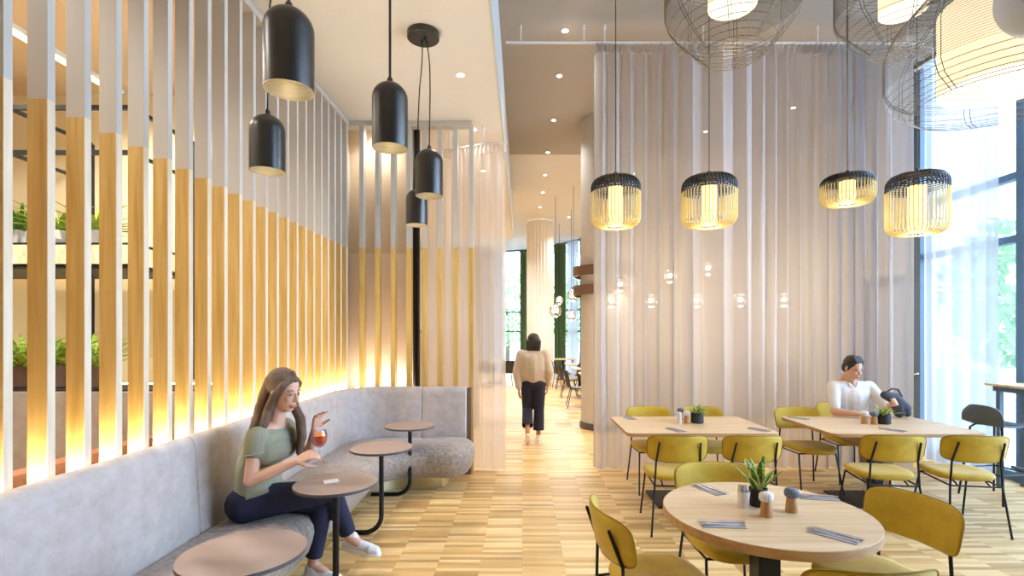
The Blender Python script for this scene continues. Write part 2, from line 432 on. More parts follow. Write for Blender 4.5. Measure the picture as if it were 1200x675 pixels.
MB().bbox(-0.095, 0.105, -0.034, 0.034, 1.0, 1.012).build('cap', M['walnut'], pn, smooth=False)

# ================================================================== column
cX, cY = 1.50, 9.05
struct('column', MB().lathe([(0.46, 0.0), (0.46, ZR)], (cX, cY, 0), 48), M['column'], smooth=True)
struct('baseboard_column', MB().lathe([(0.48, 0.0), (0.48, 0.11), (0.462, 0.115)], (cX, cY, 0), 48), M['edge_g'], smooth=True)
for z, l in ((2.73, 'upper bronze ring band around the round column'), (2.40, 'lower bronze ring band around the round column')):
    t = thing('column_band', l, 'ring', (cX, cY, z), 0, 'rings on the column')
    m = MB(); m.lathe([(0.58, -0.085), (0.60, -0.085), (0.60, 0.085), (0.58, 0.085)], (0, 0, 0), 48, cap=False)
    m.rings([[(q * math.cos(2 * PI * k / 48), q * math.sin(2 * PI * k / 48), z_) for k in range(48)] for q, z_ in ((0.58, -0.085), (0.58, 0.085))], cap=False)
    m.build('band', M['bronze'], t)
    m = MB()
    for k in range(4): m.cyl((0.45 * math.cos(k * PI / 2 + .4), 0.45 * math.sin(k * PI / 2 + .4), 0), (0.585 * math.cos(k * PI / 2 + .4), 0.585 * math.sin(k * PI / 2 + .4), 0), 0.012)
    m.build('bracket', M['bronze'], t)

# ================================================================== window wall beside the tables (X = 5.55)
XG = 5.55
def window(n, y0, y1, zs=(0.06, 2.71, 3.42, ZR), thick=0.07, last=False):
    m = MB()
    for y in ((y0, y1) if last else (y0,)): m.bbox(XG - 0.05, XG + 0.07, y - thick / 2, y + thick / 2, 0, ZR)
    for z in zs: m.bbox(XG - 0.045, XG + 0.065, y0 + thick / 2, y1 - thick / 2, z - 0.04 if z > 0.1 else 0, z + 0.04 if z < ZR - .1 else ZR)
    w = struct('window_%d' % n, m, M['frame_blue'])
    g = MB(); g.bbox(XG + 0.005, XG + 0.011, y0 + thick / 2, y1 - thick / 2, 0.05, ZR - 0.05)
    g.build('glass_pane', M['glass'], w, smooth=False)
    return w
struct('wall_right_rear', MB().bbox(XG - 0.05, XG + 0.08, -3.0, -0.25, 0, ZR), M['wall'])
yy = [-0.2, 1.2, 2.6, 4.13, 5.66]
for i in range(len(yy) - 1): window(i + 1, yy[i], yy[i + 1], thick=0.09)
window(5, 5.66, 7.04, thick=0.09)
struct('trim_4', MB().bbox(XG - 0.08, XG + 0.08, 7.04, 7.30, 0, ZR), M['frame_blue'])
dr = struct('door_1', MB().bbox(XG - 0.03, XG + 0.04, 7.30, 7.42, 0, 2.5).bbox(XG - 0.03, XG + 0.04, 8.18, 8.30, 0, 2.5).bbox(XG - 0.03, XG + 0.04, 7.42, 8.18, 2.38, 2.5).bbox(XG - 0.03, XG + 0.04, 7.42, 8.18, 0, 0.2), M['frame_blue'])
MB().bbox(XG, XG + 0.008, 7.42, 8.18, 0.2, 2.38).build('glass_pane', M['frosted'], dr, smooth=False)
struct('wall_over_door', MB().bbox(XG - 0.05, XG + 0.08, 7.30, 8.30, 2.5, ZR), M['wall'])
h = MB(); h.tube([(XG - 0.03, 7.20, 1.06), (XG - 0.10, 7.20, 1.06), (XG - 0.10, 7.05, 1.10)], 0.012); h.cyl((XG - 0.11, 7.2, 1.06), (XG - 0.08, 7.2, 1.06), 0.035)
h.build('door_handle', M['steel'], dr)
struct('wall_right', MB().bbox(XG - 0.05, XG + 0.08, 8.30, 11.9, 0, ZR), M['wall'])
# curved far facade
fac = [(-4.4, 23.2), (-2.6, 23.2), (-0.95, 23.0), (0.45, 22.5), (1.50, 21.3), (2.35, 19.9), (3.5, 17.8), (4.6, 15.2), (5.55, 11.8)]
for i in range(2, len(fac) - 4):
    (xa, ya), (xb, yb) = fac[i], fac[i + 1]
    ln = math.hypot(xb - xa, yb - ya); a = math.atan2(yb - ya, xb - xa)
    m = MB()
    for u in (0.05, ln - 0.06): m.bbox(u - 0.04, u + 0.04, -0.05, 0.05, 0, ZR)
    for z in (0.05, 1.75, 2.6, ZR - 0.06): m.bbox(0, ln, -0.04, 0.04, z - 0.035, z + 0.035)
    w = struct('window_%d' % (4 + i), m, M['frame_blue']); w.location = (xa, ya, 0); w.rotation_euler = (0, 0, a)
    MB().bbox(0.1, ln - 0.1, -0.004, 0.004, 0.05, ZR - 0.08).build('glass_pane', M['glass'], w, smooth=False)
for i in (5, 6, 7):
    (xa, ya), (xb, yb) = fac[i], fac[i + 1]
    ln = math.hypot(xb - xa, yb - ya)
    w = struct('wall_far_right', MB().bbox(0, ln + .05, -0.05, 0.05, 0, ZR), M['wall']); w.location = (xa, ya, 0); w.rotation_euler = (0, 0, math.atan2(yb - ya, xb - xa))
struct('wall_far_left', MB().bbox(-6.5, -0.98, 23.1, 23.3, 0, ZR), M['wall'])

struct('wall_back', MB().bbox(-6.5, 5.55, -3.1, -3.0, 0, ZR), pbr('dark_rear_wall', (0.40, 0.39, 0.37), .8, noise=.05))

# ================================================================== curtains
def fold_grid(path, z0, z1, amp, wl, seed, nz=10, flare=0.0):
    rnd = random.Random(seed)
    pts = [Vector((x, y, 0)) for x, y in path]
    seg = [(pts[i + 1] - pts[i]).length for i in range(len(pts) - 1)]; T = sum(seg)
    n = max(24, int(T / wl * 9))
    ph = [rnd.uniform(0, 6.28) for _ in range(4)]; A = [rnd.uniform(.5, 1) for _ in range(4)]
    cum = 0; prof = []; phase = 0
    base = []
    for i in range(n + 1):
        s = T * i / n; q = s; j = 0
        while j < len(seg) - 1 and q > seg[j]: q -= seg[j]; j += 1
        p = pts[j].lerp(pts[j + 1], q / seg[j]); t = (pts[j + 1] - pts[j]).normalized()
        # smooth the tangent near joints
        if j + 1 < len(seg) and q > seg[j] * 0.7:
            t = t.lerp((pts[j + 2] - pts[j + 1]).normalized(), (q - seg[j] * 0.7) / (seg[j] * 0.6)).normalized()
        nrm = Vector((-t.y, t.x, 0)); base.append((p, nrm, t, s))
    rows = []
    # irregular phase along the path
    cph = []; acc = 0
    for i in range(n + 1):
        s = base[i][3]
        f = 1 + 0.35 * math.sin(s * 2.3 + ph[0]) + 0.22 * math.sin(s * 5.1 + ph[1])
        acc += 2 * PI * (T / n) / wl * f; cph.append(acc)
    for k in range(nz + 1):
        v = k / nz; z = z0 + (z1 - z0) * v; row = []
        for i in range(n + 1):
            p, nrm, t, s = base[i]
            am = amp * (0.55 + 0.45 * math.sin(s * 1.7 + ph[2]) ** 2) * (1 + flare * (1 - v))
            o = am * math.sin(cph[i] + 0.25 * math.sin(v * 3 + s)) + 0.35 * am * math.sin(2.1 * cph[i] + ph[3] + v * 1.2)
            q = p + nrm * o + t * (0.25 * am * math.sin(2 * cph[i]))
            row.append((q.x, q.y, z))
        rows.append(row)
    return rows
def curtain(name, label, path, z0, z1, m, amp=0.04, wl=0.15, seed=1, group=None, rail=True, railmat=None, heading=0.10):
    t = thing(name, label, 'curtain', (path[0][0], path[0][1], z0), 0, group)
    MB().grid(fold_grid(path, z0, z1 - heading, amp, wl, seed)).build('cloth', m, t, local=False, ang=180)
    MB().grid(fold_grid(path, z1 - heading, z1, amp * 0.7, wl * 0.5, seed + 1, nz=3)).build('heading', m, t, local=False, ang=180)
    return t
def rail(label, pts, z, rods, zc, r=0.016):
    t = thing('curtain_rail', label, 'curtain rail', (pts[0][0], pts[0][1], z))
    MB().tube([(x, y, z) for x, y in pts], r, 8).build('track', M['white_paint'], t, local=False)
    for x, y in rods:
        MB().cyl((x, y, z), (x, y, zc), 0.009, seg=8).cyl((x, y, zc - 0.06), (x, y, zc), 0.014, seg=8).build('hanger_rod', M['white_paint'], t, local=False)
ZRAIL = 5.19
curtain('sheer_curtain', 'wide warm-white sheer curtain hanging behind the two rectangular tables', [(0.87, 6.22), (1.4, 6.24), (2.4, 6.22), (3.4, 6.24), (4.76, 6.26)], 0.015, ZRAIL - 0.02, M['sheer_w'], 0.095, 0.19, 3)
rail('white curtain track hung below the high ceiling over the wide sheer', [(-0.20, 6.22), (4.9, 6.25)], ZRAIL, [(-0.02, 6.22), (0.75, 6.22), (1.0, 6.22), (2.2, 6.23), (3.60, 6.24), (4.7, 6.25)], ZR)
curtain('sheer_curtain', 'bright white sheer curtain drawn along the tall window by the bar table', [(5.28, 6.75), (5.30, 6.2), (5.28, 5.70)], 0.015, ZRAIL - 0.02, M['sheer_b'], 0.035, 0.15, 9)
rail('white curtain track along the tall window wall', [(5.29, 2.0), (5.29, 6.9)], ZRAIL, [(5.29, 3.0), (5.29, 5.0), (5.29, 6.6)], ZR)
curtain('sheer_curtain', 'narrow blush sheer curtain behind the short rear slats beside the walkway', [(-1.22, 6.50), (-0.80, 6.34), (-0.44, 6.18), (-0.20, 6.15)], 0.015, 3.93, M['sheer_l'], 0.04, 0.13, 5)
rail('white curtain track over the blush sheer under the low ceiling', [(-1.25, 6.51), (-0.80, 6.34), (-0.44, 6.18), (-0.18, 6.15)], 3.94, [(-0.47, 6.20), (-0.9, 6.38)], ZL)
def roundpath(cx, cy, r, n=28): return [(cx + r * math.cos(2 * PI * k / n), cy + r * math.sin(2 * PI * k / n)) for k in range(n + 1)]
curtain('drape', 'ivory drape wrapped round the far column at the end of the walkway', roundpath(0.60, 17.1, 0.42), 0.02, ZR - 0.03, M['drape_w'], 0.03, 0.16, 11)
curtain('drape', 'green drape beside the far window, between window and ivory column', [(-0.12, 22.45), (0.10, 22.35), (0.28, 22.25)], 0.02, ZR - 0.1, M['drape_g'], 0.04, 0.14, 12)
curtain('drape', 'wide green drape beyond the hanging globes at the far facade', [(1.28, 21.0), (1.52, 20.9), (1.75, 20.6)], 0.02, ZR - 0.1, M['drape_g'], 0.04, 0.14, 13)
curtain('sheer_curtain', 'white sheer beside the wide green drape at the far facade', [(1.80, 20.5), (2.0, 20.1), (2.14, 19.9)], 0.02, ZR - 0.1, M['sheer_b'], 0.04, 0.14, 14)
curtain('sheer_curtain', 'white sheer at the far window edge behind the blush curtain', [(-2.2, 22.7), (-1.6, 22.7), (-0.75, 22.7)], 0.02, ZR - 0.1, M['sheer_b'], 0.04, 0.16, 15)

# ================================================================== outside
M['pave'] = pbr('pale_paving', (0.86, 0.86, 0.84), 0.8, noise=0.1, nscale=2)
M['leaf_out'] = pbr('tree_leaves', (0.62, 0.78, 0.46), 0.6, nscale=3, col2=(0.42, 0.62, 0.32))
M['bark'] = pbr('bark', (0.36, 0.29, 0.22), 0.9, noise=0.3, nscale=20)
g = struct('ground', MB().bbox(5.72, 40, -12, 60, -0.2, -0.06).bbox(-30, 5.72, 24.1, 60, -0.2, -0.06).bbox(-30, 5.72, -20, -3.1, -0.2, -0.06), M['pave'])
def tree(loc, r, h, label, seed, n=2200):
    rnd = random.Random(seed); t = thing('tree', label, 'tree', loc, 0, 'trees outside the windows')
    MB().tube([(0, 0, -0.06), (0.06, 0, h * .5), (-0.05, 0.05, h)], 0.12, 8, taper=[1.2, .9, .5]).build('trunk', M['bark'], t)
    m = MB()
    for _ in range(n):
        while True:
            p = Vector((rnd.uniform(-1, 1), rnd.uniform(-1, 1), rnd.uniform(-1, 1)))
            if 0.35 < p.length < 1: break
        p = Vector((p.x * r, p.y * r, h + p.z * r * 1.15)); a = rnd.uniform(.09, .19)
        R = Euler((rnd.uniform(0, 6), rnd.uniform(0, 6), rnd.uniform(0, 6))).to_matrix()
        m._add([p + R @ Vector(q) for q in ((-a, 0, 0), (0, -a * .45, .01), (a, 0, 0), (0, a * .45, .01))], [(0, 1, 2, 3)])
    m.build('crown', M['leaf_out'], t, smooth=False)
tree((10.5, 10.6, 0), 1.5, 2.5, 'leafy tree outside the tall window by the bar table', 1)
tree((14.5, 11.5, 0), 1.4, 4.2, 'taller leafy tree outside the tall window, behind the lower one', 2, 900)
tree((-0.9, 31.0, 0), 2.2, 3.2, 'leafy tree outside the far window at the end of the walkway', 3)
tree((3.4, 29.5, 0), 2.0, 3.0, 'leafy tree outside the far facade beyond the wide green drape', 4)
# low slatted fence out there
fe = thing('garden_fence', 'white slatted fence outside below the tall window', 'fence', (8.2, 8.6, -0.06))
m = MB()
for k in range(8): m.bbox(-0.02, 0.02, -2.6, 2.2, 0.08 + k * 0.12, 0.17 + k * 0.12)
m.build('slat_panel', M['white_paint'], fe, smooth=False)
for y in (-2.5, -0.9, 0.7, 2.1): MB().bbox(-0.06, -0.02, y - 0.03, y + 0.03, 0, 1.05).build('post', M['white_paint'], fe, smooth=False)
# ================================================================== banquette
bq = thing('banquette', 'long curved grey velvet sofa with brass plinth along both slatted screens', 'sofa', (-1.95, 3.0, 0))
def arc(cx, cy, r, a0, a1, n): return [(cx + r * math.cos(math.radians(a0 + (a1 - a0) * i / n)), cy + r * math.sin(math.radians(a0 + (a1 - a0) * i / n))) for i in range(n + 1)]
def line(a, b, n): return [(a[0] + (b[0] - a[0]) * i / n, a[1] + (b[1] - a[1]) * i / n) for i in range(n + 1)]
# back cushions: profile (offset towards the room, z) swept along the screens
BP = [(-0.062, 0.44), (-0.066, 0.70), (-0.066, 0.99), (-0.058, 1.022), (-0.040, 1.037), (-0.010, 1.036), (0.012, 1.025), (0.030, 0.995), (0.036, 0.95), (0.050, 0.75), (0.062, 0.60), (0.066, 0.47), (0.060, 0.44)]
def sweep(path, prof, round_ends=0.012):
    pts = [Vector((x, y, 0)) for x, y in path]; R = []
    n = len(pts)
    def sec(p, nr, k=1.0, sh=Vector((0, 0, 0))):
        cz = sum(z for _, z in prof) / len(prof); co = sum(o for o, _ in prof) / len(prof)
        return [p + sh + nr * (co + (o - co) * (1 - (1 - k) * .6)) + Vector((0, 0, cz + (z - cz) * (1 - (1 - k) * .12))) for o, z in prof]
    for i, p in enumerate(pts):
        t = (pts[min(i + 1, n - 1)] - pts[max(i - 1, 0)]).normalized(); nr = Vector((t.y, -t.x, 0))
        if i == 0:
            R.append(sec(p, nr, 0.75)); R.append(sec(p + t * round_ends * .4, nr, 0.93)); R.append(sec(p + t * round_ends, nr))
        elif i == n - 1:
            R.append(sec(p - t * round_ends, nr)); R.append(sec(p - t * round_ends * .4, nr, 0.93)); R.append(sec(p, nr, 0.75))
        else: R.append(sec(p, nr))
    return R
XC = -1.975; YC = 5.90; rc = 0.42     # centre line of the back cushions
corner = arc(XC + rc, YC - rc, rc, 180, 90, 12)
runs = [line((XC, -0.9), (XC, 0.98), 6), line((XC, 0.985), (XC, 3.04), 10), line((XC, 3.045), (XC, YC - rc), 12)[:-1] + corner + line((XC + rc, YC), (-1.15, YC), 3)[1:], line((-1.145, YC), (-0.645, YC), 6)]
for r in runs: MB().rings(sweep(r, BP)).build('back_cushion', M['velvet_g'], bq, local=False, ang=60)
# seat: lofted between the crease line and the front line
def resample(path, n):
    pts = [Vector((x, y, 0)) for x, y in path]; seg = [(pts[i + 1] - pts[i]).length for i in range(len(pts) - 1)]; T = sum(seg); out = []
    for i in range(n + 1):
        q = T * i / n; j = 0
        while j < len(seg) - 1 and q > seg[j]: q -= seg[j]; j += 1
        out.append(pts[j].lerp(pts[j + 1], min(1, q / seg[j])))
    return out
SP = [(0.0, 0.30), (0.0, 0.455), (0.06, 0.470), (0.35, 0.482), (0.65, 0.484), (0.84, 0.474), (0.94, 0.450), (1.0, 0.405), (1.01, 0.36), (0.985, 0.30), (0.93, 0.22), (0.85, 0.168), (0.76, 0.138), (0.60, 0.13), (0.3, 0.13), (0.0, 0.13)]
def seat(bpath, fpath, n, endcap=(True, True)):
    B = resample(bpath, n); F = resample(fpath, n); R = []
    def sec(i, k=1.0, sh=Vector((0, 0, 0))):
        b, f = B[i], F[i]; zc = 0.29
        return [b.lerp(f, s if k == 1 else 0.5 + (s - 0.5) * (1 - (1 - k) * .15)) + sh + Vector((0, 0, z if k == 1 else zc + (z - zc) * (1 - (1 - k) * 0.2))) for s, z in SP]
    for i in range(n + 1):
        if i == 0: R += [sec(0, .6), sec(0, .9, (B[1] - B[0]).normalized() * .004)]
        R.append(sec(i))
        if i == n: R += [sec(n, .9, Vector((0, 0, 0))), sec(n, .6)]
    return R
XB, XF, YBk, YF = -1.915, -1.36, 5.84, 5.22
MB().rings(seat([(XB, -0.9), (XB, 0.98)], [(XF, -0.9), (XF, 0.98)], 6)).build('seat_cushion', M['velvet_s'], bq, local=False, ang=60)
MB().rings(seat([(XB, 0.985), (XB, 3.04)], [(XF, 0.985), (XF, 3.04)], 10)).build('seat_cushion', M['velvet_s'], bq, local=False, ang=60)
bp = [(XB, 3.045)] + arc(XB + .38, YBk - .38, .38, 180, 90, 10) + [(-1.15, YBk)]
fp = [(XF, 3.045)] + arc(XF + .42, YF - .42, .42, 180, 90, 10) + [(-0.90, YF)]
# match sections so that the corner maps on the corner
Bp = resample([(XB, 3.045), (XB, YBk - .38)], 12) + resample(arc(XB + .38, YBk - .38, .38, 180, 90, 10), 10)[1:] + resample([(XB + .38, YBk), (-1.15, YBk)], 4)[1:]
Fp = resample([(XF, 3.045), (XF, YF - .42)], 12) + resample(arc(XF + .42, YF - .42, .42, 180, 90, 10), 10)[1:] + resample([(XF + .42, YF), (-0.94 + .01, YF)], 4)[1:]
def seat2(B, F, rnd=True, tail=None):
    R = []
    for b, f in zip(B, F): R.append([b.lerp(f, s) + Vector((0, 0, z)) for s, z in SP])
    return R
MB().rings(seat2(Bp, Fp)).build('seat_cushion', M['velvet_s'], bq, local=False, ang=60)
# end seat with its bull-nosed outer end
Be, Fe = [], []
for i in range(7): Be.append(Vector((-1.145 + 0.40 * i / 6, YBk, 0))); Fe.append(Vector((-0.93 + 0.14 * i / 6, YF, 0)))
R = seat2(Be, Fe)
cx, cy = -0.79, 5.53
for i in range(1, 10):      # sweep the front line round to the back as the end nose
    a = math.radians(-90 + 90 * i / 9)
    f = Vector((-0.79 + 0.275 * math.cos(a), 5.53 + 0.31 * math.sin(a), 0)); b = Vector((-0.745, YBk, 0)).lerp(Vector((-1.0, 5.66, 0)), min(1, i / 4))
    R.append([b.lerp(f, s) + Vector((0, 0, z)) for s, z in SP])
b = Vector((-1.0, 5.66, 0))
for f in ((-0.53, 5.70), (-0.57, 5.80), (-0.66, 5.84), (-1.0, 5.845)): R.append([b.lerp(Vector((*f, 0)), s) + Vector((0, 0, z)) for s, z in SP])
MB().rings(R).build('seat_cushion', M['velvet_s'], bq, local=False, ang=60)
# plinth
pl = [(p.x, p.y) for p in [b.lerp(f, 0.60) for b, f in zip(Bp, Fp)]]
pts = [(-1.58, -0.9)] + pl + [(-0.95, 5.47), (-0.86, 5.50), (-0.82, 5.58), (-0.82, 5.84)]
front = pts; back = [(-1.95, -0.9), (-1.95, 5.84)]
outline = front + [(-1.95, 5.84), (-1.95, -0.9)]
MB().poly(outline, 0.15, 0.0).build('plinth', M['brass'], bq, local=False, ang=30)
lr = thing('led_strip', 'glowing warm light strip laid along the foot of the short rear screen', 'light strip', (-1.66, YB + 0.17, 0.985))
MB().bbox(-0.36, 0.36, -0.03, 0.03, 0.0, 0.012).build('diffuser', M['led_r'], lr, smooth=False)
MB().bbox(-0.36, 0.36, -0.033, 0.033, -0.02, 0.0).build('profile', M['steel'], lr, smooth=False)
ls = thing('led_strip', 'glowing warm light strip laid along the foot of the long screen', 'light strip', (XW - D / 2, 3.4, 0.985))
MB().bbox(-0.034, 0.034, -2.6, 2.62, 0.0, 0.012).build('diffuser', M['led'], ls, smooth=False)
MB().bbox(-0.036, 0.036, -2.6, 2.62, -0.02, 0.0).build('profile', M['steel'], ls, smooth=False)

# ================================================================== sofa side tables
def side_table(Y, X, label, rz=0, first=[None]):
    if first[0] is None:
        t = thing('side_table', label, 'table', (X, Y, 0), rz, 'round side tables along the sofa')
        H = 0.72; r = 0.25
        m = MB().mat(0).lathe([(0.0001, H), (r - .001, H)], seg=56, cap=False)
        m.lathe([(r - .001, H), (r, H - .001)], seg=56, cap=False)
        m.mat(1).lathe([(r, H - .001), (r, H - 0.017), (r - .002, H - .019), (0.0001, H - .019)], seg=56, cap=False)
        m.build('tabletop', [M['taupe'], M['edge_g']], t)
        pts = [(0, 0, H - 0.02), (0, 0, 0.16)] + [(-0.14 + 0.14 * math.cos(a), 0, 0.16 - 0.14 * math.sin(a) + 0.0) for a in [i * PI / 16 for i in range(1, 9)]] + [(-0.39, 0, 0.02)]
        MB().tube(pts, 0.0195, 14).build('post', M['black'], t)
        MB().lathe([(0.06, H - 0.026), (0.06, H - 0.019)], seg=24).build('mounting_plate', M['black'], t)
        first[0] = t
    else: t = dup(first[0], (X, Y, 0), rz, label)
    return t
side_table(2.187, -1.19, 'round taupe side table with an empty top, closest to the sofa front end')
side_table(3.20, -1.165, 'round taupe side table beside the seated woman, a paper coaster on it')
side_table(4.20, -1.155, 'round taupe side table between the woman and the corner of the sofa')
side_table(5.20, -1.14, 'round taupe side table in the curve of the sofa corner')
co = thing('paper_coaster', 'small white paper coaster on the side table by the woman', 'coaster', (*P(388, 564, 3.22)[:2], 0.7205), 0.5)
MB().bbox(-0.045, 0.045, -0.04, 0.04, 0, 0.0025).build('sheet', M['white_paint'], co, smooth=False, bevel=.0008)

# ================================================================== yellow chairs
def sup(a, n=4.0):
    c, s = math.cos(a), math.sin(a)
    return (abs(c) ** (2 / n)) * (1 if c >= 0 else -1), (abs(s) ** (2 / n)) * (1 if s >= 0 else -1)
def make_chair(label, loc, rz):
    t = thing('dining_chair', label, 'chair', loc, rz, 'yellow velvet dining chairs')
    n = 48
    lv = [(0.02, 0.424), (0.80, 0.424), (0.95, 0.432), (1.0, 0.450), (0.985, 0.467), (0.93, 0.478), (0.8, 0.484), (0.5, 0.478), (0.02, 0.474)]
    rings = []
    for s, z in lv:
        R = []
        for k in range(n):
            x, y = sup(2 * PI * k / n, 3.2)
            w = 0.235 - 0.018 * max(0, y)
            zz = z - 0.016 * max(0, (y * s - 0.55)) / .45 + 0.008 * (abs(x * s) ** 3)
            R.append((x * s * w, 0.03 + y * s * 0.235, zz))
        rings.append(R)
    MB().rings(rings).build('seat', M['velvet_y'], t, ang=70)
    # curved backrest pad
    def bpt(u, v, off):   # u across, v 0..1 up
        z = 0.60 + 0.225 * v; lean = -0.045 * v
        y = -0.265 + 0.085 * u * u + lean; dx = 2 * 0.085 * u / 0.25
        nn = Vector((-dx, 1, 0)).normalized()
        hw = 0.25 * (0.955 + 0.045 * v)
        return Vector((u * hw, y, z)) + nn * off
    fr, bk = [], []
    ss = [0.02, 0.3, 0.6, 0.82, 0.93, 0.98, 1.0]
    for s in ss:
        th = 0.018 * (1 - s ** 7) + 0.003
        A, B = [], []
        for k in range(n):
            x, y = sup(2 * PI * k / n, 4.6)
            A.append(bpt(x * s, .5 + .5 * y * s, th)); B.append(bpt(x * s, .5 + .5 * y * s, -th * .8))
        fr.append(A); bk.append(B)
    bo = MB().rings(fr + bk[::-1]).build('backrest', M['velvet_y'], t, ang=70)
    MB().tube([bpt(sup(2 * PI * k / n, 4.6)[0], .5 + .5 * sup(2 * PI * k / n, 4.6)[1], -0.004) for k in range(n)], 0.0042, 6, closed=True).build('piping', M['velvet_yd'], bo)
    fm = M['black']
    for s in (-1, 1):
        MB().tube([(s * 0.225, -0.285, 0.0), (s * 0.190, -0.235, 0.40), (s * 0.178, -0.235, 0.60), (s * 0.165, -0.296, 0.765)], 0.0085, 8).sphere((s * .165, -.296, .765), .0085, 8, 6).cyl((s * .225, -.285, 0), (s * .225, -.285, .006), .011, seg=8).build('leg', fm, t)
        MB().tube([(s * 0.215, 0.275, 0.0), (s * 0.190, 0.175, 0.412)], 0.0085, 8).cyl((s * .215, .275, 0), (s * .215, .275, .006), .011, seg=8).build('leg', fm, t)
    m = MB()
    for s in (-1, 1): m.tube([(s * 0.190, -0.235, 0.40), (s * 0.190, 0.175, 0.412)], 0.0075, 8)
    m.tube([(-.190, 0.175, 0.412), (.190, 0.175, 0.412)], 0.0075, 8); m.tube([(-.190, -0.235, 0.40), (.190, -0.235, 0.40)], 0.0075, 8)
    for s in (-1, 1): m.cyl((s * .12, 0.175, .412), (s * .12, .1, .43), 0.007, seg=8).cyl((s * .12, -0.2, .402), (s * .12, -.14, .43), 0.007, seg=8)
    m.build('seat_frame', fm, t)
    return t
rad = math.radians
ch0 = make_chair('yellow velvet chair at the first rectangular table, back to the viewer, beside the walkway', (1.29, 4.43, 0), rad(-3))
for (x, y, r, lab) in [
    (1.895, 4.43, 0, 'yellow velvet chair at the first rectangular table, back to the viewer, beyond the walkway chair'),
    (3.09, 4.44, -8, 'yellow velvet chair across the second rectangular table from the seated man'),
    (3.75, 4.42, -9, 'yellow velvet chair, back to the viewer, nearest the bar stool'),
    (1.41, 5.50, 180, 'yellow velvet chair facing the viewer across the first rectangular table, nearest the walkway'),
    (1.99, 5.50, 180, 'yellow velvet chair facing the viewer, half hidden by the potted plant on its table'),
    (3.04, 5.45, 180, 'empty yellow velvet chair facing the viewer at the corner of the second rectangular table'),
    (3.71, 5.84, 174, 'yellow velvet chair the man in the white shirt sits on'),
    (0.65, 2.50, -80, 'yellow velvet chair beside the round table, turned sideways, on the walkway side'),
    (1.20, 2.985, 180, 'yellow velvet chair behind the round table, its back half hidden by the tabletop'),
    (1.75, 2.53, 105, 'yellow velvet chair tucked at the window side of the round table'),
    (1.255, 2.07, 0, 'yellow velvet chair on the near side of the round table, only its top showing')]:
    dup(ch0, (x, y, 0), rad(r), lab)

# ================================================================== dining tables
def rect_outline(x0, x1, y0, y1, r, n=6):
    o = []
    for cx, cy, a in ((x1 - r, y1 - r, 0), (x0 + r, y1 - r, 90), (x0 + r, y0 + r, 180), (x1 - r, y0 + r, 270)):
        for i in range(n + 1): o.append((cx + r * math.cos(rad(a + 90 * i / n)), cy + r * math.sin(rad(a + 90 * i / n))))
    return o
def rect_table(cx, cy, w, d, label):
    t = thing('dining_table', label, 'table', (cx, cy, 0), 0, 'rectangular dining tables')
    o = rect_outline(-w / 2, w / 2, -d / 2, d / 2, 0.07)
    m = MB(); n = len(o)
    def sc(k): return [(x - k * (1 if x > 0 else -1), y - k * (1 if y > 0 else -1)) for x, y in o]
    m.mat(0)._add([(x, y, 0.75) for x, y in sc(.002)], [tuple(range(n))])
    m.mat(1).rings([[(x, y, 0.75) for x, y in sc(.002)], [(x, y, 0.748) for x, y in o], [(x, y, 0.722) for x, y in o], [(x, y, 0.716) for x, y in sc(.006)]], cap=False)
    m._add([(x, y, 0.716) for x, y in sc(.006)], [tuple(range(n - 1, -1, -1))])
    m.build('tabletop', [M['oak_top'], M['oak_edge']], t)
    MB().bbox(-0.05, 0.05, -0.05, 0.05, 0.018, 0.70).build('column_leg', M['black'], t, smooth=False, bevel=.004)
    MB().bbox(-0.36, 0.36, -0.26, 0.26, 0, 0.018).build('base_plate', M['black'], t, smooth=False, bevel=.003)
    MB().bbox(-0.40, 0.40, -0.25, 0.25, 0.70, 0.716).build('top_bracket', M['black'], t, smooth=False)
    return t
rect_table(1.645, 5.09, 1.39, 0.95, 'rectangular pale oak table by the walkway, potted plant and mills at its middle')
rect_table(3.50, 5.08, 1.41, 0.97, 'rectangular pale oak table the man in the white shirt sits at')
rt = thing('dining_table', 'round pale oak table with spiky potted plant, set for four', 'table', (1.236, 2.61, 0))
r = 0.50
m = MB().mat(0).lathe([(0.0001, 0.75), (r - .003, 0.75)], seg=96, cap=False)
m.mat(1).lathe([(r - .003, 0.75), (r, 0.747), (r, 0.708), (r - .004, 0.704), (0.0001, 0.704)], seg=96, cap=False)
m.build('tabletop', [M['oak_top'], M['oak_edge']], rt)
MB().bbox(-0.055, 0.055, -0.055, 0.055, 0.015, 0.69).build('column_leg', M['black'], rt, smooth=False, bevel=.004)
MB().bbox(-0.18, 0.18, -0.18, 0.18, 0, 0.015).build('base_plate', M['black'], rt, smooth=False, bevel=.003)
MB().bbox(-0.22, 0.22, -0.22, 0.22, 0.69, 0.704).build('top_bracket', M['black'], rt, smooth=False)

# bar table and stool by the window
bt = thing('bar_table', 'high bar table with pale top and grey legs against the tall window', 'table', (5.28, 4.9, 0))
MB().bbox(-0.21, 0.19, -1.6, 0.72, 1.085, 1.11).build('tabletop', M['oak_top'], bt, smooth=False, bevel=.004)
MB().bbox(-0.17, 0.16, -1.55, 0.66, 1.03, 1.085).build('apron', M['frame_blue'], bt, smooth=False)
for x in (-0.13, 0.13):
    for y in (-1.5, 0.62): MB().bbox(x - .022, x + .022, y - .022, y + .022, 0, 1.03).build('leg', M['frame_blue'], bt, smooth=False)
MB().bbox(-.012, .012, -1.5, .62, .20, .23).build('stretcher', M['frame_blue'], bt, smooth=False)
M['shell'] = pbr('grey_shell', (0.33, 0.36, 0.39), 0.5, noise=0.05)
st = thing('bar_stool', 'grey shell bar stool on black legs beside the high bar table', 'stool', (4.76, 5.12, 0), rad(-80))
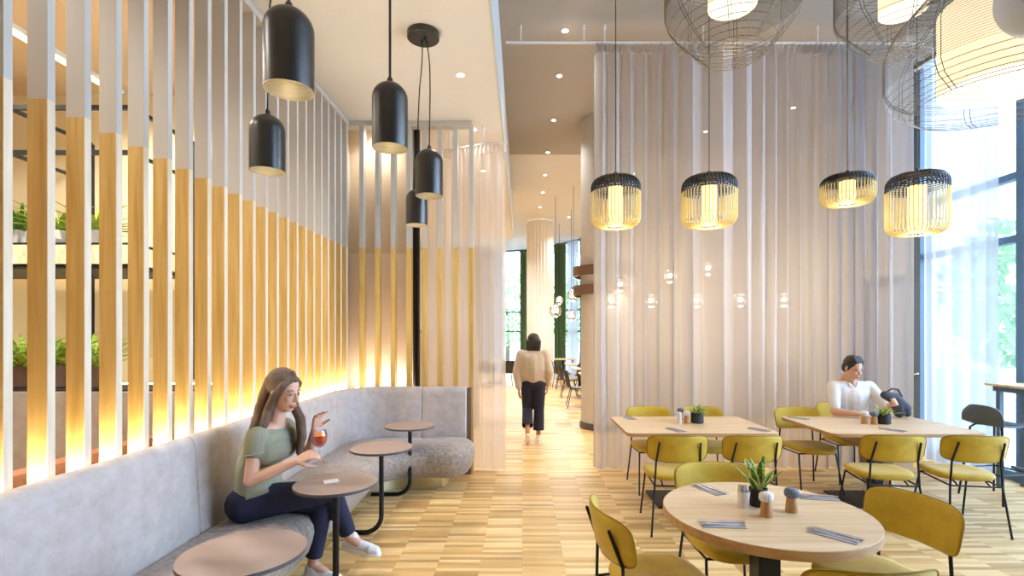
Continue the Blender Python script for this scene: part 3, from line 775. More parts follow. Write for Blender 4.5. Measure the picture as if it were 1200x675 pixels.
def shell_pts(off):
    rows = []
    for i in range(15):
        v = i / 14
        row = []
        for j in range(15):
            u = -1 + 2 * j / 14
            if v < 0.6: y = 0.19 - 0.38 * (v / 0.6); z = 0.755 - 0.02 * math.sin(v / 0.6 * PI) + .02 * abs(u) ** 3
            else:
                w = (v - 0.6) / 0.4; y = -0.19 - 0.05 * math.sin(w * PI / 2); z = 0.755 + 0.19 * w ** 1.3 - .03 * abs(u) ** 3 * w
            hw = 0.20 * (1 - 0.28 * abs(2 * v - 1) ** 6)
            cv = 0.05 * u * u * max(0, v - .55) * 2
            row.append((u * hw, y + cv + (off if v > .6 else 0), z - (off if v <= .6 else 0)))
        rows.append(row)
    return rows
A = shell_pts(0); B = shell_pts(-0.008) if False else shell_pts(0.012)
m = MB(); m.grid(A); m.grid(B, True)
bd = [(0, j) for j in range(15)] + [(i, 14) for i in range(1, 15)] + [(14, j) for j in range(13, -1, -1)] + [(i, 0) for i in range(13, 0, -1)]
m.rings([[A[i][j] for i, j in bd], [B[i][j] for i, j in bd]], cap=False)
m.build('seat_shell', M['shell'], st, ang=50)
for sx in (-1, 1):
    for sy in (-1, 1): MB().tube([(sx * .12, sy * .12, .735), (sx * .15, sy * .15, .70), (sx * .21, sy * .22, 0)], 0.010, 8).build('leg', M['black'], st)
MB().tube([(-.183, -.19, .28), (.183, -.19, .28), (.183, .19, .28), (-.183, .19, .28)], .008, 8, closed=True).build('footrest', M['black'], st)
MB().tube([(-.12, -.12, .735), (.12, .12, .735)], .01, 8).tube([(.12, -.12, .735), (-.12, .12, .735)], .01, 8).build('seat_frame', M['black'], st)
# ================================================================== table settings
M['napkin'] = pbr('grey_paper_napkin', (0.62, 0.61, 0.63), 0.85, noise=0.08, nscale=40)
def outline_mesh(pts, h, bend=None):
    m = MB(); m.poly(pts, h)
    if bend: m.v = [(x, y, z + bend(y)) for x, y, z in m.v]
    return m
def make_fork(label, loc, rz):
    t = thing('fork', label, 'fork', loc, rz, 'forks on napkins')
    bend = lambda y: 0.003 + 0.006 * max(0, math.sin((y - 0.01) * 22)) if y > 0.03 else 0.003
    hp = []
    prof = [(-0.10, .007), (-0.09, .009), (-0.03, .005), (0.02, .0032), (0.05, .0045)]
    pts = [(w, y) for y, w in prof] + [(-w, y) for y, w in prof[::-1]]
    outline_mesh(pts, 0.0025, bend).build('handle', M['steel'], t)
    m = MB(); m.poly([(-.0045, .05), (.0045, .05), (.012, .062), (.0125, .075), (-.0125, .075), (-.012, .062)], .002)
    for k in range(4): m.bbox(-.0125 + k * .0071, -.0125 + k * .0071 + .0037, .074, .108, 0, .002)
    m.v = [(x, y, z + bend(y)) for x, y, z in m.v]; m.build('tines', M['steel'], t, smooth=False)
    return t
def make_knife(label, loc, rz):
    t = thing('knife', label, 'knife', loc, rz, 'knives on napkins')
    pts = [(.006, -.11), (.007, -.10), (.0055, 0), (-.0055, 0), (-.007, -.10), (-.006, -.11)]
    outline_mesh(pts, .004).build('handle', M['steel'], t)
    pts = [(.0055, 0), (.010, .012), (.010, .07), (.006, .10), (-.002, .115), (-.0045, .10), (-.0055, 0)]
    outline_mesh(pts, .0016, lambda y: .001).build('blade', M['steel'], t)
    return t
def make_napkin(label, loc, rz):
    t = thing('napkin', label, 'napkin', loc, rz, 'grey paper napkins')
    MB().bbox(-.05, .05, -.10, .10, 0, .0018).build('lower_fold', M['napkin'], t, smooth=False)
    m = MB(); m.bbox(-.049, .047, -.099, .098, .0018, .0034); m.build('upper_fold', M['napkin'], t, smooth=False)
    return t
sets = [  # x, y, z, rz, description
    (P(832, 573, 3.0)[0] , None, 0, 0, '')]
def on_table(px, py, h=0.75):
    Y = (CAMH - h) * 600 / (py - 391); return ((px - 612) / 600 * Y, Y)
ST = [(832, 573.5, 24, 'at the far edge of the round table'),
      (846, 614, 86, 'on the walkway side of the round table'),
      (978, 627, 42, 'at the round table\'s near edge beside the window-side chair'),
      (958, 582.5, 78, 'behind the grey-topped mill on the round table'),
      (738, 489.8, 8, 'at the walkway corner of the first rectangular table'),
      (792, 504, 25, 'at the first rectangular table\'s near edge, walkway half'),
      (890, 503.5, 30, 'at the first rectangular table\'s near edge, window half'),
      (936, 490, 35, 'at the second rectangular table before its empty chair'),
      (1046, 504, 36, 'opposite the seated man on the second rectangular table')]
np0 = None
for (px, py, a, d) in ST:
    x, y = on_table(px, py, 0.752); z = 0.7502; rz = rad(a)
    l1, l2, l3 = 'folded grey napkin ' + d, 'steel fork on the napkin ' + d, 'steel knife on the napkin ' + d
    R = Matrix.Rotation(rz, 3, 'Z'); fo = R @ Vector((-.02, 0, 0)); kn = R @ Vector((.018, .0, 0))
    if np0 is None:
        np0 = make_napkin(l1, (x, y, z), rz); fk0 = make_fork(l2, (x + fo.x, y + fo.y, z + .0034 - .003), rz); kf0 = make_knife(l3, (x + kn.x, y + kn.y, z + .0034), rz)
    else:
        dup(np0, (x, y, z), rz, l1); dup(fk0, (x + fo.x, y + fo.y, z + .0004), rz, l2); dup(kf0, (x + kn.x, y + kn.y, z + .0034), rz, l3)

# ================================================================== mills, pots, cup
M['mill_wood'] = wood('mill_wood', (0.78, 0.60, 0.40), (0.66, 0.47, 0.29), 0.5, 12, 2)
M['mill_w'] = pbr('white_mill_top', (0.90, 0.87, 0.85), 0.6, noise=0.04)
M['mill_g'] = pbr('grey_mill_top', (0.42, 0.45, 0.49), 0.6, noise=0.05)
M['pot'] = pbr('dark_pot', (0.15, 0.16, 0.17), 0.6, noise=0.1)
M['soil'] = pbr('soil', (0.20, 0.15, 0.11), 0.95, noise=0.4, nscale=60)
M['leaf'] = pbr('green_leaf', (0.40, 0.56, 0.20), 0.45, nscale=25, col2=(0.28, 0.45, 0.13))
M['leaf_e'] = pbr('yellow_leaf_edge', (0.86, 0.86, 0.50), 0.5)
M['leaf_l'] = pbr('lime_leaf', (0.62, 0.70, 0.25), 0.45, nscale=25, col2=(0.45, 0.58, 0.15))
M['cup'] = pbr('white_cup', (0.88, 0.86, 0.84), 0.5)
def mill(px, py, top, label, k=1.0):
    x, y = on_table(px, py); t = thing('spice_mill', label, 'mill', (x, y, 0.7502), 0, 'wooden spice mills')
    MB().lathe([(.0001, 0), (.029, 0), (.030, .004), (.027, .04), (.0235, .066), (.022, .072), (.0001, .072)], seg=28, cap=False).build('body', M['mill_wood'], t)
    n = 40; prof = [(.018, .072), (.029, .076), (.034, .088), (.0335, .104), (.028, .114), (.016, .119), (.0005, .120)]
    R = [[((r * (1 + .035 * math.cos(20 * 2 * PI * j / 80))) * math.cos(2 * PI * j / 80), (r * (1 + .035 * math.cos(20 * 2 * PI * j / 80))) * math.sin(2 * PI * j / 80), z) for j in range(80)] for r, z in prof]
    MB().rings(R).build('ribbed_top', top, t, ang=80)
    t.scale = (k, k, k); return t
mill(898, 605, M['mill_w'], 'wooden mill with ribbed white top on the round table')
mill(927.5, 599.5, M['mill_g'], 'wooden mill with ribbed grey top on the round table')
mill(805, 496, M['mill_w'], 'wooden mill with white top on the first rectangular table', 1.05)
mill(798, 492, M['mill_g'], 'dark-topped mill half hidden behind the white shaker, first rectangular table', 1.05)
mill(1013, 496.5, M['mill_w'], 'wooden mill with white top on the second rectangular table', 1.05)
mill(1024.5, 497, M['mill_g'], 'wooden mill with grey top beside the plant, second rectangular table', 1.05)
x, y = on_table(796, 496); t = thing('shaker', 'small white shaker on the first rectangular table beside the mills', 'shaker', (x, y, .7502))
MB().lathe([(.0001, 0), (.024, 0), (.025, .006), (.025, .075), (.022, .085)], seg=24).build('jar', M['cup'], t)
MB().lathe([(.023, .085), (.024, .088), (.022, .11), (.0001, .114)], seg=24, cap=False).build('cap', M['mill_w'], t)
x, y = on_table(871.5, 594); t = thing('sugar_cup', 'white tapered cup of paper sachets beside the spiky plant', 'cup', (x, y, .7502))
MB().lathe([(.0001, 0), (.024, 0), (.031, .082), (.029, .082), (.023, .004), (.0001, .004)], seg=28, cap=False).build('cup_body', M['cup'], t)
rnd = random.Random(4)
for k in range(7):
    a = k * .9; m = MB(); m.box((.013 * math.cos(a), .013 * math.sin(a), .062), (.022, .003, .10), (rnd.uniform(-.12, .12), rnd.uniform(-.15, .15), a)); m.build('sachet', M['white_paint'], t, smooth=False)

def leaf(m, base, d, up, length, width, curl, n=9, edge=True):
    d = Vector(d).normalized(); base = Vector(base); side = d.cross(Vector((0, 0, 1)))
    side = side.normalized() if side.length > .05 else Vector((1, 0, 0))
    rows = []
    for i in range(n):
        v = i / (n - 1)
        out = length * (math.sin(up) * v + curl * v * v); hgt = length * (math.cos(up) * v - 0.55 * curl * v * v)
        c = base + d * out + Vector((0, 0, hgt)); w = width * (0.55 + 1.2 * v) * (1 - v) ** 0.62 if v < 1 else 0.0003
        w = max(w, .0004); nrm = (d * math.cos(up) - Vector((0, 0, 1)) * math.sin(up)) * -1
        rows.append([c - side * w, c - side * w * .62 + nrm * (-.12 * w), c + nrm * (-.28 * w), c + side * w * .62 + nrm * (-.12 * w), c + side * w])
    o = len(m.v)
    for i in range(n - 1):
        for j in range(4):
            m.cur = 1 if (edge and j in (0, 3)) else 0
            a = len(m.v); m._add([rows[i][j], rows[i][j + 1], rows[i + 1][j + 1], rows[i + 1][j]], [(0, 1, 2, 3)])
def plant(name, label, cat, loc, r, h, spec, seed, mats, potm, nleaf, group=None, edge=True):
    rnd = random.Random(seed); t = thing(name, label, cat, loc, 0, group)
    MB().lathe([(.0001, 0), (r * .9, 0), (r, h * .06), (r, h), (r * .9, h), (r * .88, h * .85)], seg=36, cap=False).build('pot', potm, t)
    MB().lathe([(.0001, h * .86), (r * .89, h * .85)], seg=24, cap=False).build('soil', M['soil'], t)
    for k in range(nleaf):
        m = MB(); a = 2.4 * k + rnd.uniform(-.3, .3); u = k / max(1, nleaf - 1)
        up = spec['tilt'][0] + (spec['tilt'][1] - spec['tilt'][0]) * u; ln = spec['len'] * rnd.uniform(.75, 1.1) * (1 - .15 * u)
        leaf(m, (r * .45 * u * math.cos(a), r * .45 * u * math.sin(a), h * .85), (math.cos(a), math.sin(a), 0), up, ln, spec['w'], spec['curl'] * rnd.uniform(.6, 1.3), edge=edge)
        o = m.build('leaf', mats, t); md = o.modifiers.new('t', 'SOLIDIFY'); md.thickness = .0012
    return t
xp, yp = on_table(888.5, 592)
plant('potted_plant', 'spiky yellow-edged plant in a dark pot on the round table', 'plant', (xp, yp, .7502), .046, .092, dict(tilt=(.03, .62), len=.185, w=.029, curl=.2), 3, [M['leaf'], M['leaf_e']], M['pot'], 13)
xp, yp = on_table(817, 495.5)
plant('potted_plant', 'small lime-leaved plant in a dark pot on the first rectangular table', 'plant', (xp, yp, .7502), .062, .105, dict(tilt=(.15, 1.15), len=.125, w=.019, curl=.3), 8, [M['leaf'], M['leaf_e']], M['pot'], 24)
xp, yp = on_table(1035.5, 496.5)
plant('potted_plant', 'small lime-leaved plant in a dark pot on the second rectangular table', 'plant', (xp, yp, .7502), .062, .10, dict(tilt=(.15, 1.2), len=.125, w=.017, curl=.3), 9, [M['leaf_l'], M['leaf_e']], M['pot'], 22)

# ================================================================== bamboo lanterns
M['bamboo'] = pbr('bamboo', (0.95, 0.86, 0.57), 0.5, noise=0.12, nscale=8)
M['bamboo_k'] = pbr('black_bamboo', (0.13, 0.13, 0.14), 0.5, noise=0.1)
M['lshade'] = shade_mat('lantern_inner_shade', (1.0, 0.88, 0.56), 1.7)
def lantern(px, Y, ytop, ybot, wpx, label):
    R = wpx / 600 * Y / 2 * 0.96; zt = P(px, ytop, Y)[2]; zb = P(px, ybot, Y)[2]; zt -= .02; zb += .03; H = zt - zb
    X = P(px, 0, Y)[0]
    t = thing('pendant_lantern', label, 'pendant lamp', (X, Y, zb), 0, 'bamboo lanterns over the tables')
    n = 46; prof = []
    cr = min(.10, H * .28)
    prof.append((R * .42, 0.0))
    for i in range(7): a = -PI / 2 + PI / 2 * i / 6; prof.append((R - cr + cr * math.cos(a), cr + cr * math.sin(a)))
    for i in range(1, 6): prof.append((R, cr + (H - 2 * cr) * i / 6))
    for i in range(7): a = PI / 2 * i / 6; prof.append((R - cr * 1.15 + cr * 1.15 * math.cos(a), H - cr + cr * math.sin(a)))
    prof.append((R * .38, H))
    zsplit = H * .74
    lo, hi = MB(), MB()
    for k in range(n):
        a = 2 * PI * k / n; c, s = math.cos(a), math.sin(a)
        A = [(r_ * c, r_ * s, z) for r_, z in prof if z <= zsplit + .01]; B = [(r_ * c, r_ * s, z) for r_, z in prof if z >= zsplit - .03]
        lo.tube(A, .0055, 5); hi.tube(B, .0058, 5)
    lo.build('bamboo_ribs', M['bamboo'], t); 
    for z in [zsplit + (H - zsplit) * i / 7 for i in range(1, 8)]:
        rr = min((abs(z - zz), r_) for r_, zz in prof)[1]
        hi.ring((0, 0, z), rr - .004, .005, 40, 5)
    hi.build('black_weave', M['bamboo_k'], t)
    MB().ring((0, 0, 0.0), R * .42, .006).ring((0, 0, cr), R - .005, .003, 48, 5).build('lower_ring', M['bamboo'], t)
    rs = R * .29
    MB().lathe([(rs, cr * .2), (rs, H * .80)], seg=36, cap=False).lathe([(.0001, cr * .3), (rs, cr * .3)], seg=36, cap=False).build('inner_shade', M['lshade'], t)
    MB().lathe([(.0001, H + .002), (R * .4, H + .002), (R * .4, H - .01), (.0001, H - .01)], seg=32, cap=False).lathe([(.02, H), (.02, H + .05), (.006, H + .06)], seg=12).build('top_cap', M['bamboo_k'], t)
    MB().cyl((0, 0, H + .05), (0, 0, ZR - zb), .004, seg=8).build('cord', M['black'], t)
    MB().lathe([(.05, ZR - zb - .025), (.05, ZR - zb)], seg=24).build('ceiling_rose', M['black'], t)
    ld = bpy.data.lights.new('lantern_bulb', 'POINT'); ld.energy = 6; ld.color = (1, .80, .48); ld.shadow_soft_size = .05
    lo_ = bpy.data.objects.new('lantern_bulb', ld); C.objects.link(lo_); lo_.location = (X, Y, zb - .04)
    return t
lantern(721.5, 5.1, 206, 270, 59, 'bamboo lantern with black woven top, first from the walkway over the tables')
lantern(831, 5.1, 205, 269, 64, 'bamboo lantern with black woven top, second from the walkway over the tables')
lantern(993, 5.1, 204, 243, 58, 'shallow squat bamboo lantern with black woven top')
lantern(1074.5, 5.0, 202, 278, 64, 'largest bamboo lantern, hanging in front of the tall window')

# ================================================================== wire cage pendants
M['wire'] = pbr('bronze_wire', (0.42, 0.37, 0.30), 0.4, 0.6)
M['cshade'] = shade_mat('cage_inner_shade', (1.0, 0.93, 0.78), .72)
M['cdiff'] = emit('cage_diffuser', (1.0, 0.95, 0.85), 1.5)
def cage(X, Y, zb, prof, shade, label, fine, wide, wr=.0017):
    t = thing('cage_pendant', label, 'pendant lamp', (X, Y, zb), 0, 'wire cage pendants under the high ceiling')
    m = MB()
    def rad_at(z):
        for (r0, z0), (r1, z1) in zip(prof, prof[1:]):
            if z0 <= z <= z1: return r0 + (r1 - r0) * (z - z0) / max(1e-6, z1 - z0)
        return prof[-1][0]
    for z in wide: m.ring((0, 0, z), rad_at(z), wr, 64, 5)
    for z in fine: m.ring((0, 0, z), rad_at(z), wr * .8, 64, 4)
    m.build('wire_rings', M['wire'], t)
    m = MB()
    for k in range(8):
        a = 2 * PI * k / 8 + .35
        for da in (-.028, .028): m.tube([(r * math.cos(a + da), r * math.sin(a + da), z) for r, z in prof], wr * 1.25, 5)
    m.build('wire_struts', M['wire'], t)
    r0 = prof[0][0]; m = MB()
    for k in range(9):
        y = -r0 + 2 * r0 * (k + 1) / 10; x = math.sqrt(r0 * r0 - y * y); m.cyl((-x, y, 0), (x, y, 0), wr * .6, seg=4)
    m.build('bottom_wires', M['wire'], t)
    rs, z0, z1 = shade
    MB().lathe([(rs, z0), (rs, z1)], seg=48, cap=False).build('inner_shade', M['cshade'], t)
    MB().lathe([(.0001, z0 + .01), (rs - .003, z0 + .01)], seg=48, cap=False).build('diffuser', M['cdiff'], t)
    zt = prof[-1][1]
    m = MB(); m.cyl((0, 0, z1), (0, 0, ZR - zb), .005, seg=8); m.build('cord', M['black'], t)
    m = MB()
    for k in range(3): a = 2 * PI * k / 3; m.cyl((0, 0, zt), (prof[-1][0] * math.cos(a), prof[-1][0] * math.sin(a), zt), .004, seg=6); m.cyl((0, 0, z1), (rs * math.cos(a), rs * math.sin(a), z1), .004, seg=6)
    m.build('hanger', M['wire'], t)
    MB().lathe([(.06, ZR - zb - .03), (.06, ZR - zb)], seg=24).build('ceiling_rose', M['black'], t)
    ld = bpy.data.lights.new('cage_bulb', 'POINT'); ld.energy = 9; ld.color = (1, .86, .64); ld.shadow_soft_size = .1
    lo_ = bpy.data.objects.new('cage_bulb', ld); C.objects.link(lo_); lo_.location = (X, Y, zb - .06)
    return t
fr = lambda a, b, n: [a + (b - a) * i / (n - 1) for i in range(n)]
cage(1.60, 3.9, 3.78, [(.245, 0), (.40, .17), (.47, .27), (.50, .36), (.50, .62), (.40, .80), (.20, .92)], (.175, .36, .74),
     'wide wire cage pendant with glowing shade, nearest the dropped ceiling', fr(.36, .66, 26) + fr(.68, .9, 10), [0, .035, .07, .11, .15, .20, .26], .0023)
cage(3.42, 4.6, 4.21, [(.25, 0), (.42, .17), (.50, .25), (.535, .34), (.535, .60), (.40, .76), (.20, .86)], (.185, .33, .70),
     'wire cage pendant in the middle, partly behind the biggest cage pendant', fr(.34, .62, 24) + fr(.64, .84, 10), [0, .035, .07, .11, .15, .20, .26], .0024)
cage(2.44, 2.60, 2.83, [(.38, 0), (.47, .06), (.50, .12), (.50, .32), (.46, .42), (.34, .56), (.20, .62)], (.262, .075, .50),
     'biggest wire cage pendant, lowest and closest, with large cream drum shade', fr(.14, .40, 22) + fr(.42, .6, 12), [0, .012, .026, .045, .07, .10])
M['globe_g'] = pbr('blue_grey_lacquer', (0.76, 0.80, 0.88), 0.6)
gp = thing('globe_pendant', 'blue-grey round pendant hanging beside the biggest wire cage', 'pendant lamp', (2.06, 2.0, 2.99))
MB().sphere((0, 0, 0), .165, 40, 24).build('globe', M['globe_g'], gp)
MB().lathe([(.03, .155), (.03, .21), (.005, .22)], seg=16).build('socket', M['black'], gp)
MB().cyl((0, 0, .2), (0, 0, ZR - 2.99), .004, seg=8).build('cord', M['black'], gp)

# ================================================================== black bell pendants over the sofa
M['bellbulb'] = emit('bell_bulb_glow', (1, .9, .7), 2.5)
def bell(px, Y, ytop, ybot, wpx, label, cord, glow=5):
    R = wpx / 600 * Y / 2; X = P(px, 0, Y)[0]; zt = P(px, ytop, Y)[2]; zb = P(px, ybot, Y)[2]; H = zt - zb
    t = thing('bell_pendant', label, 'pendant lamp', (X, Y, zb), 0, 'black bell pendants over the sofa')
    prof = [(R * 1.0, 0), (R, H - R * .95)]
    for i in range(1, 13): a = PI / 2 * i / 12; prof.append((max(R * math.cos(a), .0006), H - R * .95 + R * .95 * math.sin(a)))
    MB().lathe(prof, seg=48, cap=False).build('shell', M['blackm'], t, ang=60)
    k = R - .004
    pin = [(R, 0.0), (k, 0.0), (k, H - R)] + [(max(k * math.cos(PI / 2 * i / 8), .0006), H - R + (k - .005) * math.sin(PI / 2 * i / 8)) for i in range(1, 9)]
    MB().lathe(pin, seg=48, cap=False).build('lining', M['lamp_in'], t, ang=60)
    MB().lathe([(.0001, H * .55), (R * .5, H * .55), (R * .5, H * .70), (.0001, H * .72)], seg=24, cap=False).build('bulb', M['bellbulb'], t)
    MB().lathe([(.016, H - .004), (.016, H + .02), (.006, H + .035)], seg=14).build('cord_grip', M['blackm'], t)
    if cord is None: pts = [(0, 0, H + .02), (0, 0, ZL - zb)]
    else: pts = [(0, 0, H + .02)] + [(q[0] - X, q[1] - Y, q[2] - zb) for q in cord]
    MB().tube(pts, .0075 if cord is None else .005, 8).build('cord', M['blackm'] if cord is None else M['black'], t)
    if cord is None: MB().lathe([(.055, ZL - zb - .02), (.055, ZL - zb)], seg=24).build('ceiling_rose', M['blackm'], t)
    ld = bpy.data.lights.new('bell_bulb', 'SPOT'); ld.energy = glow; ld.color = (1, .86, .66); ld.spot_size = 1.7; ld.spot_blend = .6; ld.shadow_soft_size = .03
    lo_ = bpy.data.objects.new('bell_bulb', ld); C.objects.link(lo_); lo_.location = (X, Y, zb + H * .5)
    return t
bell(338.5, 2.30, 10, 106, 56, 'largest black bell pendant, nearest over the sofa', None)
cx_, cy_ = P(496, 0, 4.27)[0], 4.27
bell(313.5, 2.95, 135, 201, 39, 'small black bell pendant hanging beside the largest one', [P(314, 90, 2.95), P(313, 40, 2.9), P(317, 0, 2.75), P(326, -60, 2.5), (-1.12, 2.40, ZL)])
bell(457, 2.90, 97, 174, 41, 'black bell pendant alone on a straight rod over the sofa', None)
def bez(a, b, c, d, n=14): return [tuple((1 - u) ** 3 * Vector(a) + 3 * u * (1 - u) ** 2 * Vector(b) + 3 * u * u * (1 - u) * Vector(c) + u ** 3 * Vector(d)) for u in [i / n for i in range(n + 1)]]
zc = ZL - .05
bell(503, 4.15, 175, 230, 32, 'black bell pendant on a looped cord under the round canopy, upper of its pair', [P(503.5, 150, 4.15), P(504, 110, 4.15)] + bez(P(504, 90, 4.15), P(503, 58, 4.2), P(500, 50, 4.25), (cx_ + .02, cy_ - .03, zc))[1:])
bell(488.5, 4.40, 222, 264, 25, 'lowest black bell pendant under the round canopy, behind its pair', [P(489, 180, 4.4), P(490, 140, 4.4)] + bez(P(491, 110, 4.38), P(494, 80, 4.35), P(496, 60, 4.3), (cx_ - .015, cy_ + .02, zc))[1:])
cp = thing('lamp_canopy', 'round black ceiling canopy the looped pendant cords hang from', 'canopy', (cx_, cy_, ZL))
MB().lathe([(.0001, -.055), (.126, -.055), (.132, -.05), (.132, 0), (.0001, 0)], seg=40, cap=False).build('housing', M['blackm'], cp)
MB().cyl((.02, -.03, -.075), (.02, -.03, -.05), .01, seg=10).build('cord_grip', M['black'], cp)
MB().cyl((-.015, .02, -.075), (-.015, .02, -.05), .01, seg=10).build('cord_grip', M['black'], cp)

# ================================================================== downlights
def downlight(X, Y, Z, label, e, group, size=1.9, first=[None], col=(1, .945, .88)):
    if first[0] is None:
        t = thing('downlight', label, 'downlight', (X, Y, Z), 0, group)
        MB().lathe([(.034, -.001), (.048, -.004), (.050, -.001), (.050, .0)], seg=24, cap=False).build('rim', M['white_paint'], t)
        MB().lathe([(.0001, -.002), (.034, -.002)], seg=24, cap=False).build('lens', M['spot'], t); first[0] = t
    else: t = dup(first[0], (X, Y, Z), 0, label, group)
    if e:
        ld = bpy.data.lights.new('downlight_lamp', 'SPOT'); ld.energy = e; ld.color = col; ld.spot_size = size; ld.spot_blend = .9; ld.shadow_soft_size = .06
        o = bpy.data.objects.new('downlight_lamp', ld); C.objects.link(o); o.location = (X, Y, Z - .03)
    return t
for k, y in enumerate((6.34, 7.45, 9.0, 10.6, 12.1, 13.6, 15.2, 17.0)):
    downlight(0.53 + .01 * (k % 3), y, ZR, 'small round downlight over the walkway, %s counting away from the viewer' % ORD[k], (45 if k < 2 else 110), 'downlights in the high ceiling', col=((1, .945, .88) if k < 2 else (.97, .98, 1)))
for k, y in enumerate((4.97, 6.30, 7.9)):
    downlight(-.60, y, ZL, 'small round downlight in the low ceiling, %s counting away from the viewer' % ORD[k], 45, 'downlights in the low ceiling')
for k, (x, y) in enumerate(((1.6, 13.5), (1.5, 16.5), (2.6, 12.0), (3.4, 9.5), (2.0, 9.8), (4.5, 8.5))):
    downlight(x, y, ZR, 'downlight beyond the wide sheer, %s from the column' % ORD[k], 170, 'downlights beyond the column', col=(1, .97, .95))
for k, (x, y) in enumerate(((-3.2, 2.0), (-3.4, 3.4), (-3.6, 4.5), (-4.8, 3.6), (-5.0, 2.2))):
    downlight(x, y, ZL - .04, 'added downlight in the perforated ceiling beyond the slatted screen, %s of its row' % ORD[k], 200, 'added downlights over the side room', 2.6)  # lamps added to brighten the side room wall, no known fixtures
for k, (x, y) in enumerate(((-1.6, 14.6), (-2.0, 17.0), (-1.5, 19.5), (-2.6, 9.0))):
    downlight(x, y, ZR if y > 13.4 else ZL, 'downlight beyond the blush curtain, %s of its row' % ORD[k], 380, 'downlights beyond the blush curtain', 2.4, col=(.98, .98, 1))
downlight(-1.75, 6.24, ZL, 'small added downlight tucked behind the short rear screen in the low ceiling', 40, 'downlights in the low ceiling', 2.4)  # out-of-sight lamp added to brighten the backing panel
# ================================================================== far dining area
M['chair_k'] = pbr('black_chair_shell', (0.13, 0.14, 0.16), 0.5, noise=0.1)
def far_chair(label, loc, rz, first=[None]):
    if first[0] is not None: return dup(first[0], loc, rz, label)
    t = thing('shell_chair', label, 'chair', loc, rz, 'black shell chairs of the far dining area')
    A, B = [], []
    for off, Rr in ((0, A), (.014, B)):
        for i in range(13):
            v = i / 12; row = []
            for j in range(11):
                u = -1 + .2 * j
                if v < .5: y = .21 - .42 * v / .5; z = .455 - .02 * math.sin(v * 2 * PI) ; z += .015 * abs(u) ** 3; y2 = 0
                else: w = (v - .5) / .5; y = -.21 - .07 * w; z = .455 + .37 * w ** 1.15; y2 = .07 * u * u
                hw = .225 * (1 - .35 * max(0, (v - .8) / .2) ** 2 - .12 * max(0, (.15 - v) / .15) ** 2)
                row.append((u * hw, y + y2 + (-off if v >= .5 else 0), z - (off if v < .5 else 0)))
            Rr.append(row)
    m = MB(); m.grid(A); m.grid(B, True)
    bd = [(0, j) for j in range(11)] + [(i, 10) for i in range(1, 13)] + [(12, j) for j in range(9, -1, -1)] + [(i, 0) for i in range(11, 0, -1)]
    m.rings([[A[i][j] for i, j in bd], [B[i][j] for i, j in bd]], cap=False).build('seat_shell', M['chair_k'], t, ang=60)
    for sx in (-1, 1):
        for sy in (-1, 1): MB().tube([(sx * .13, sy * .12, .44), (sx * .21, sy * .22, 0)], .010, 8).build('leg', M['black'], t)
    first[0] = t; return t
def far_table(label, loc, first=[None]):
    if first[0] is not None: return dup(first[0], loc, 0, label)
    t = thing('dining_table', label, 'table', loc, 0, 'pale tables of the far dining area')
    o = rect_outline(-.42, .42, -.42, .42, .06); n = len(o)
    MB().poly(o, .03, .72).build('tabletop', M['oak_top'], t, smooth=False)
    MB().bbox(-.04, .04, -.04, .04, .015, .72).build('column_leg', M['black'], t, smooth=False)
    MB().bbox(-.22, .22, -.22, .22, 0, .015).build('base_plate', M['black'], t, smooth=False)
    first[0] = t; return t
for i, y in enumerate((11.6, 13.4, 15.4)):
    d = 'of the far dining area, %s behind the column' % ORD[i]
    far_table('small square pale table ' + d, (1.72, y, 0))
    far_chair('black shell chair on the walkway side, ' + ORD[i] + ' table behind the round column', (1.22, y - .1, 0), rad(-90))
    far_chair('black shell chair on the near side, ' + ORD[i] + ' table behind the round column', (1.75, y - .72, 0), rad(4))
    for k, (dx, dy) in enumerate(((-.2, .1), (.15, -.15))):
        t = thing('glass_tumbler', 'tumbler on the %s table behind the round column, %s' % (ORD[i], ('walkway half', 'column half')[k]), 'tumbler', (1.72 + dx, y + dy, .75), 0, 'tumblers of the far dining area')
        MB().lathe([(.0001, 0), (.03, 0), (.036, .10), (.033, .10), (.028, .005), (.0001, .005)], seg=16, cap=False).build('glass', glassy('tumbler_glass', (.8, .88, .95), .3) if k + i == 0 else bpy.data.materials['tumbler_glass'], t)
far_table('small square pale table against the wide green drape at the far facade', (1.45, 18.4, 0))
far_chair('black shell chair by the ivory-draped column, facing the far table', (1.08, 15.9, 0), rad(-75))
far_table('small square pale table beyond the blush curtain by the far window', (-.95, 17.0, 0))
far_chair('black shell chair at the far table between blush curtain and walking woman', (-.45, 15.9, 0), rad(15))
far_chair('black shell chair behind the blush curtain at the far window table', (-1.15, 15.9, 0), rad(-10))
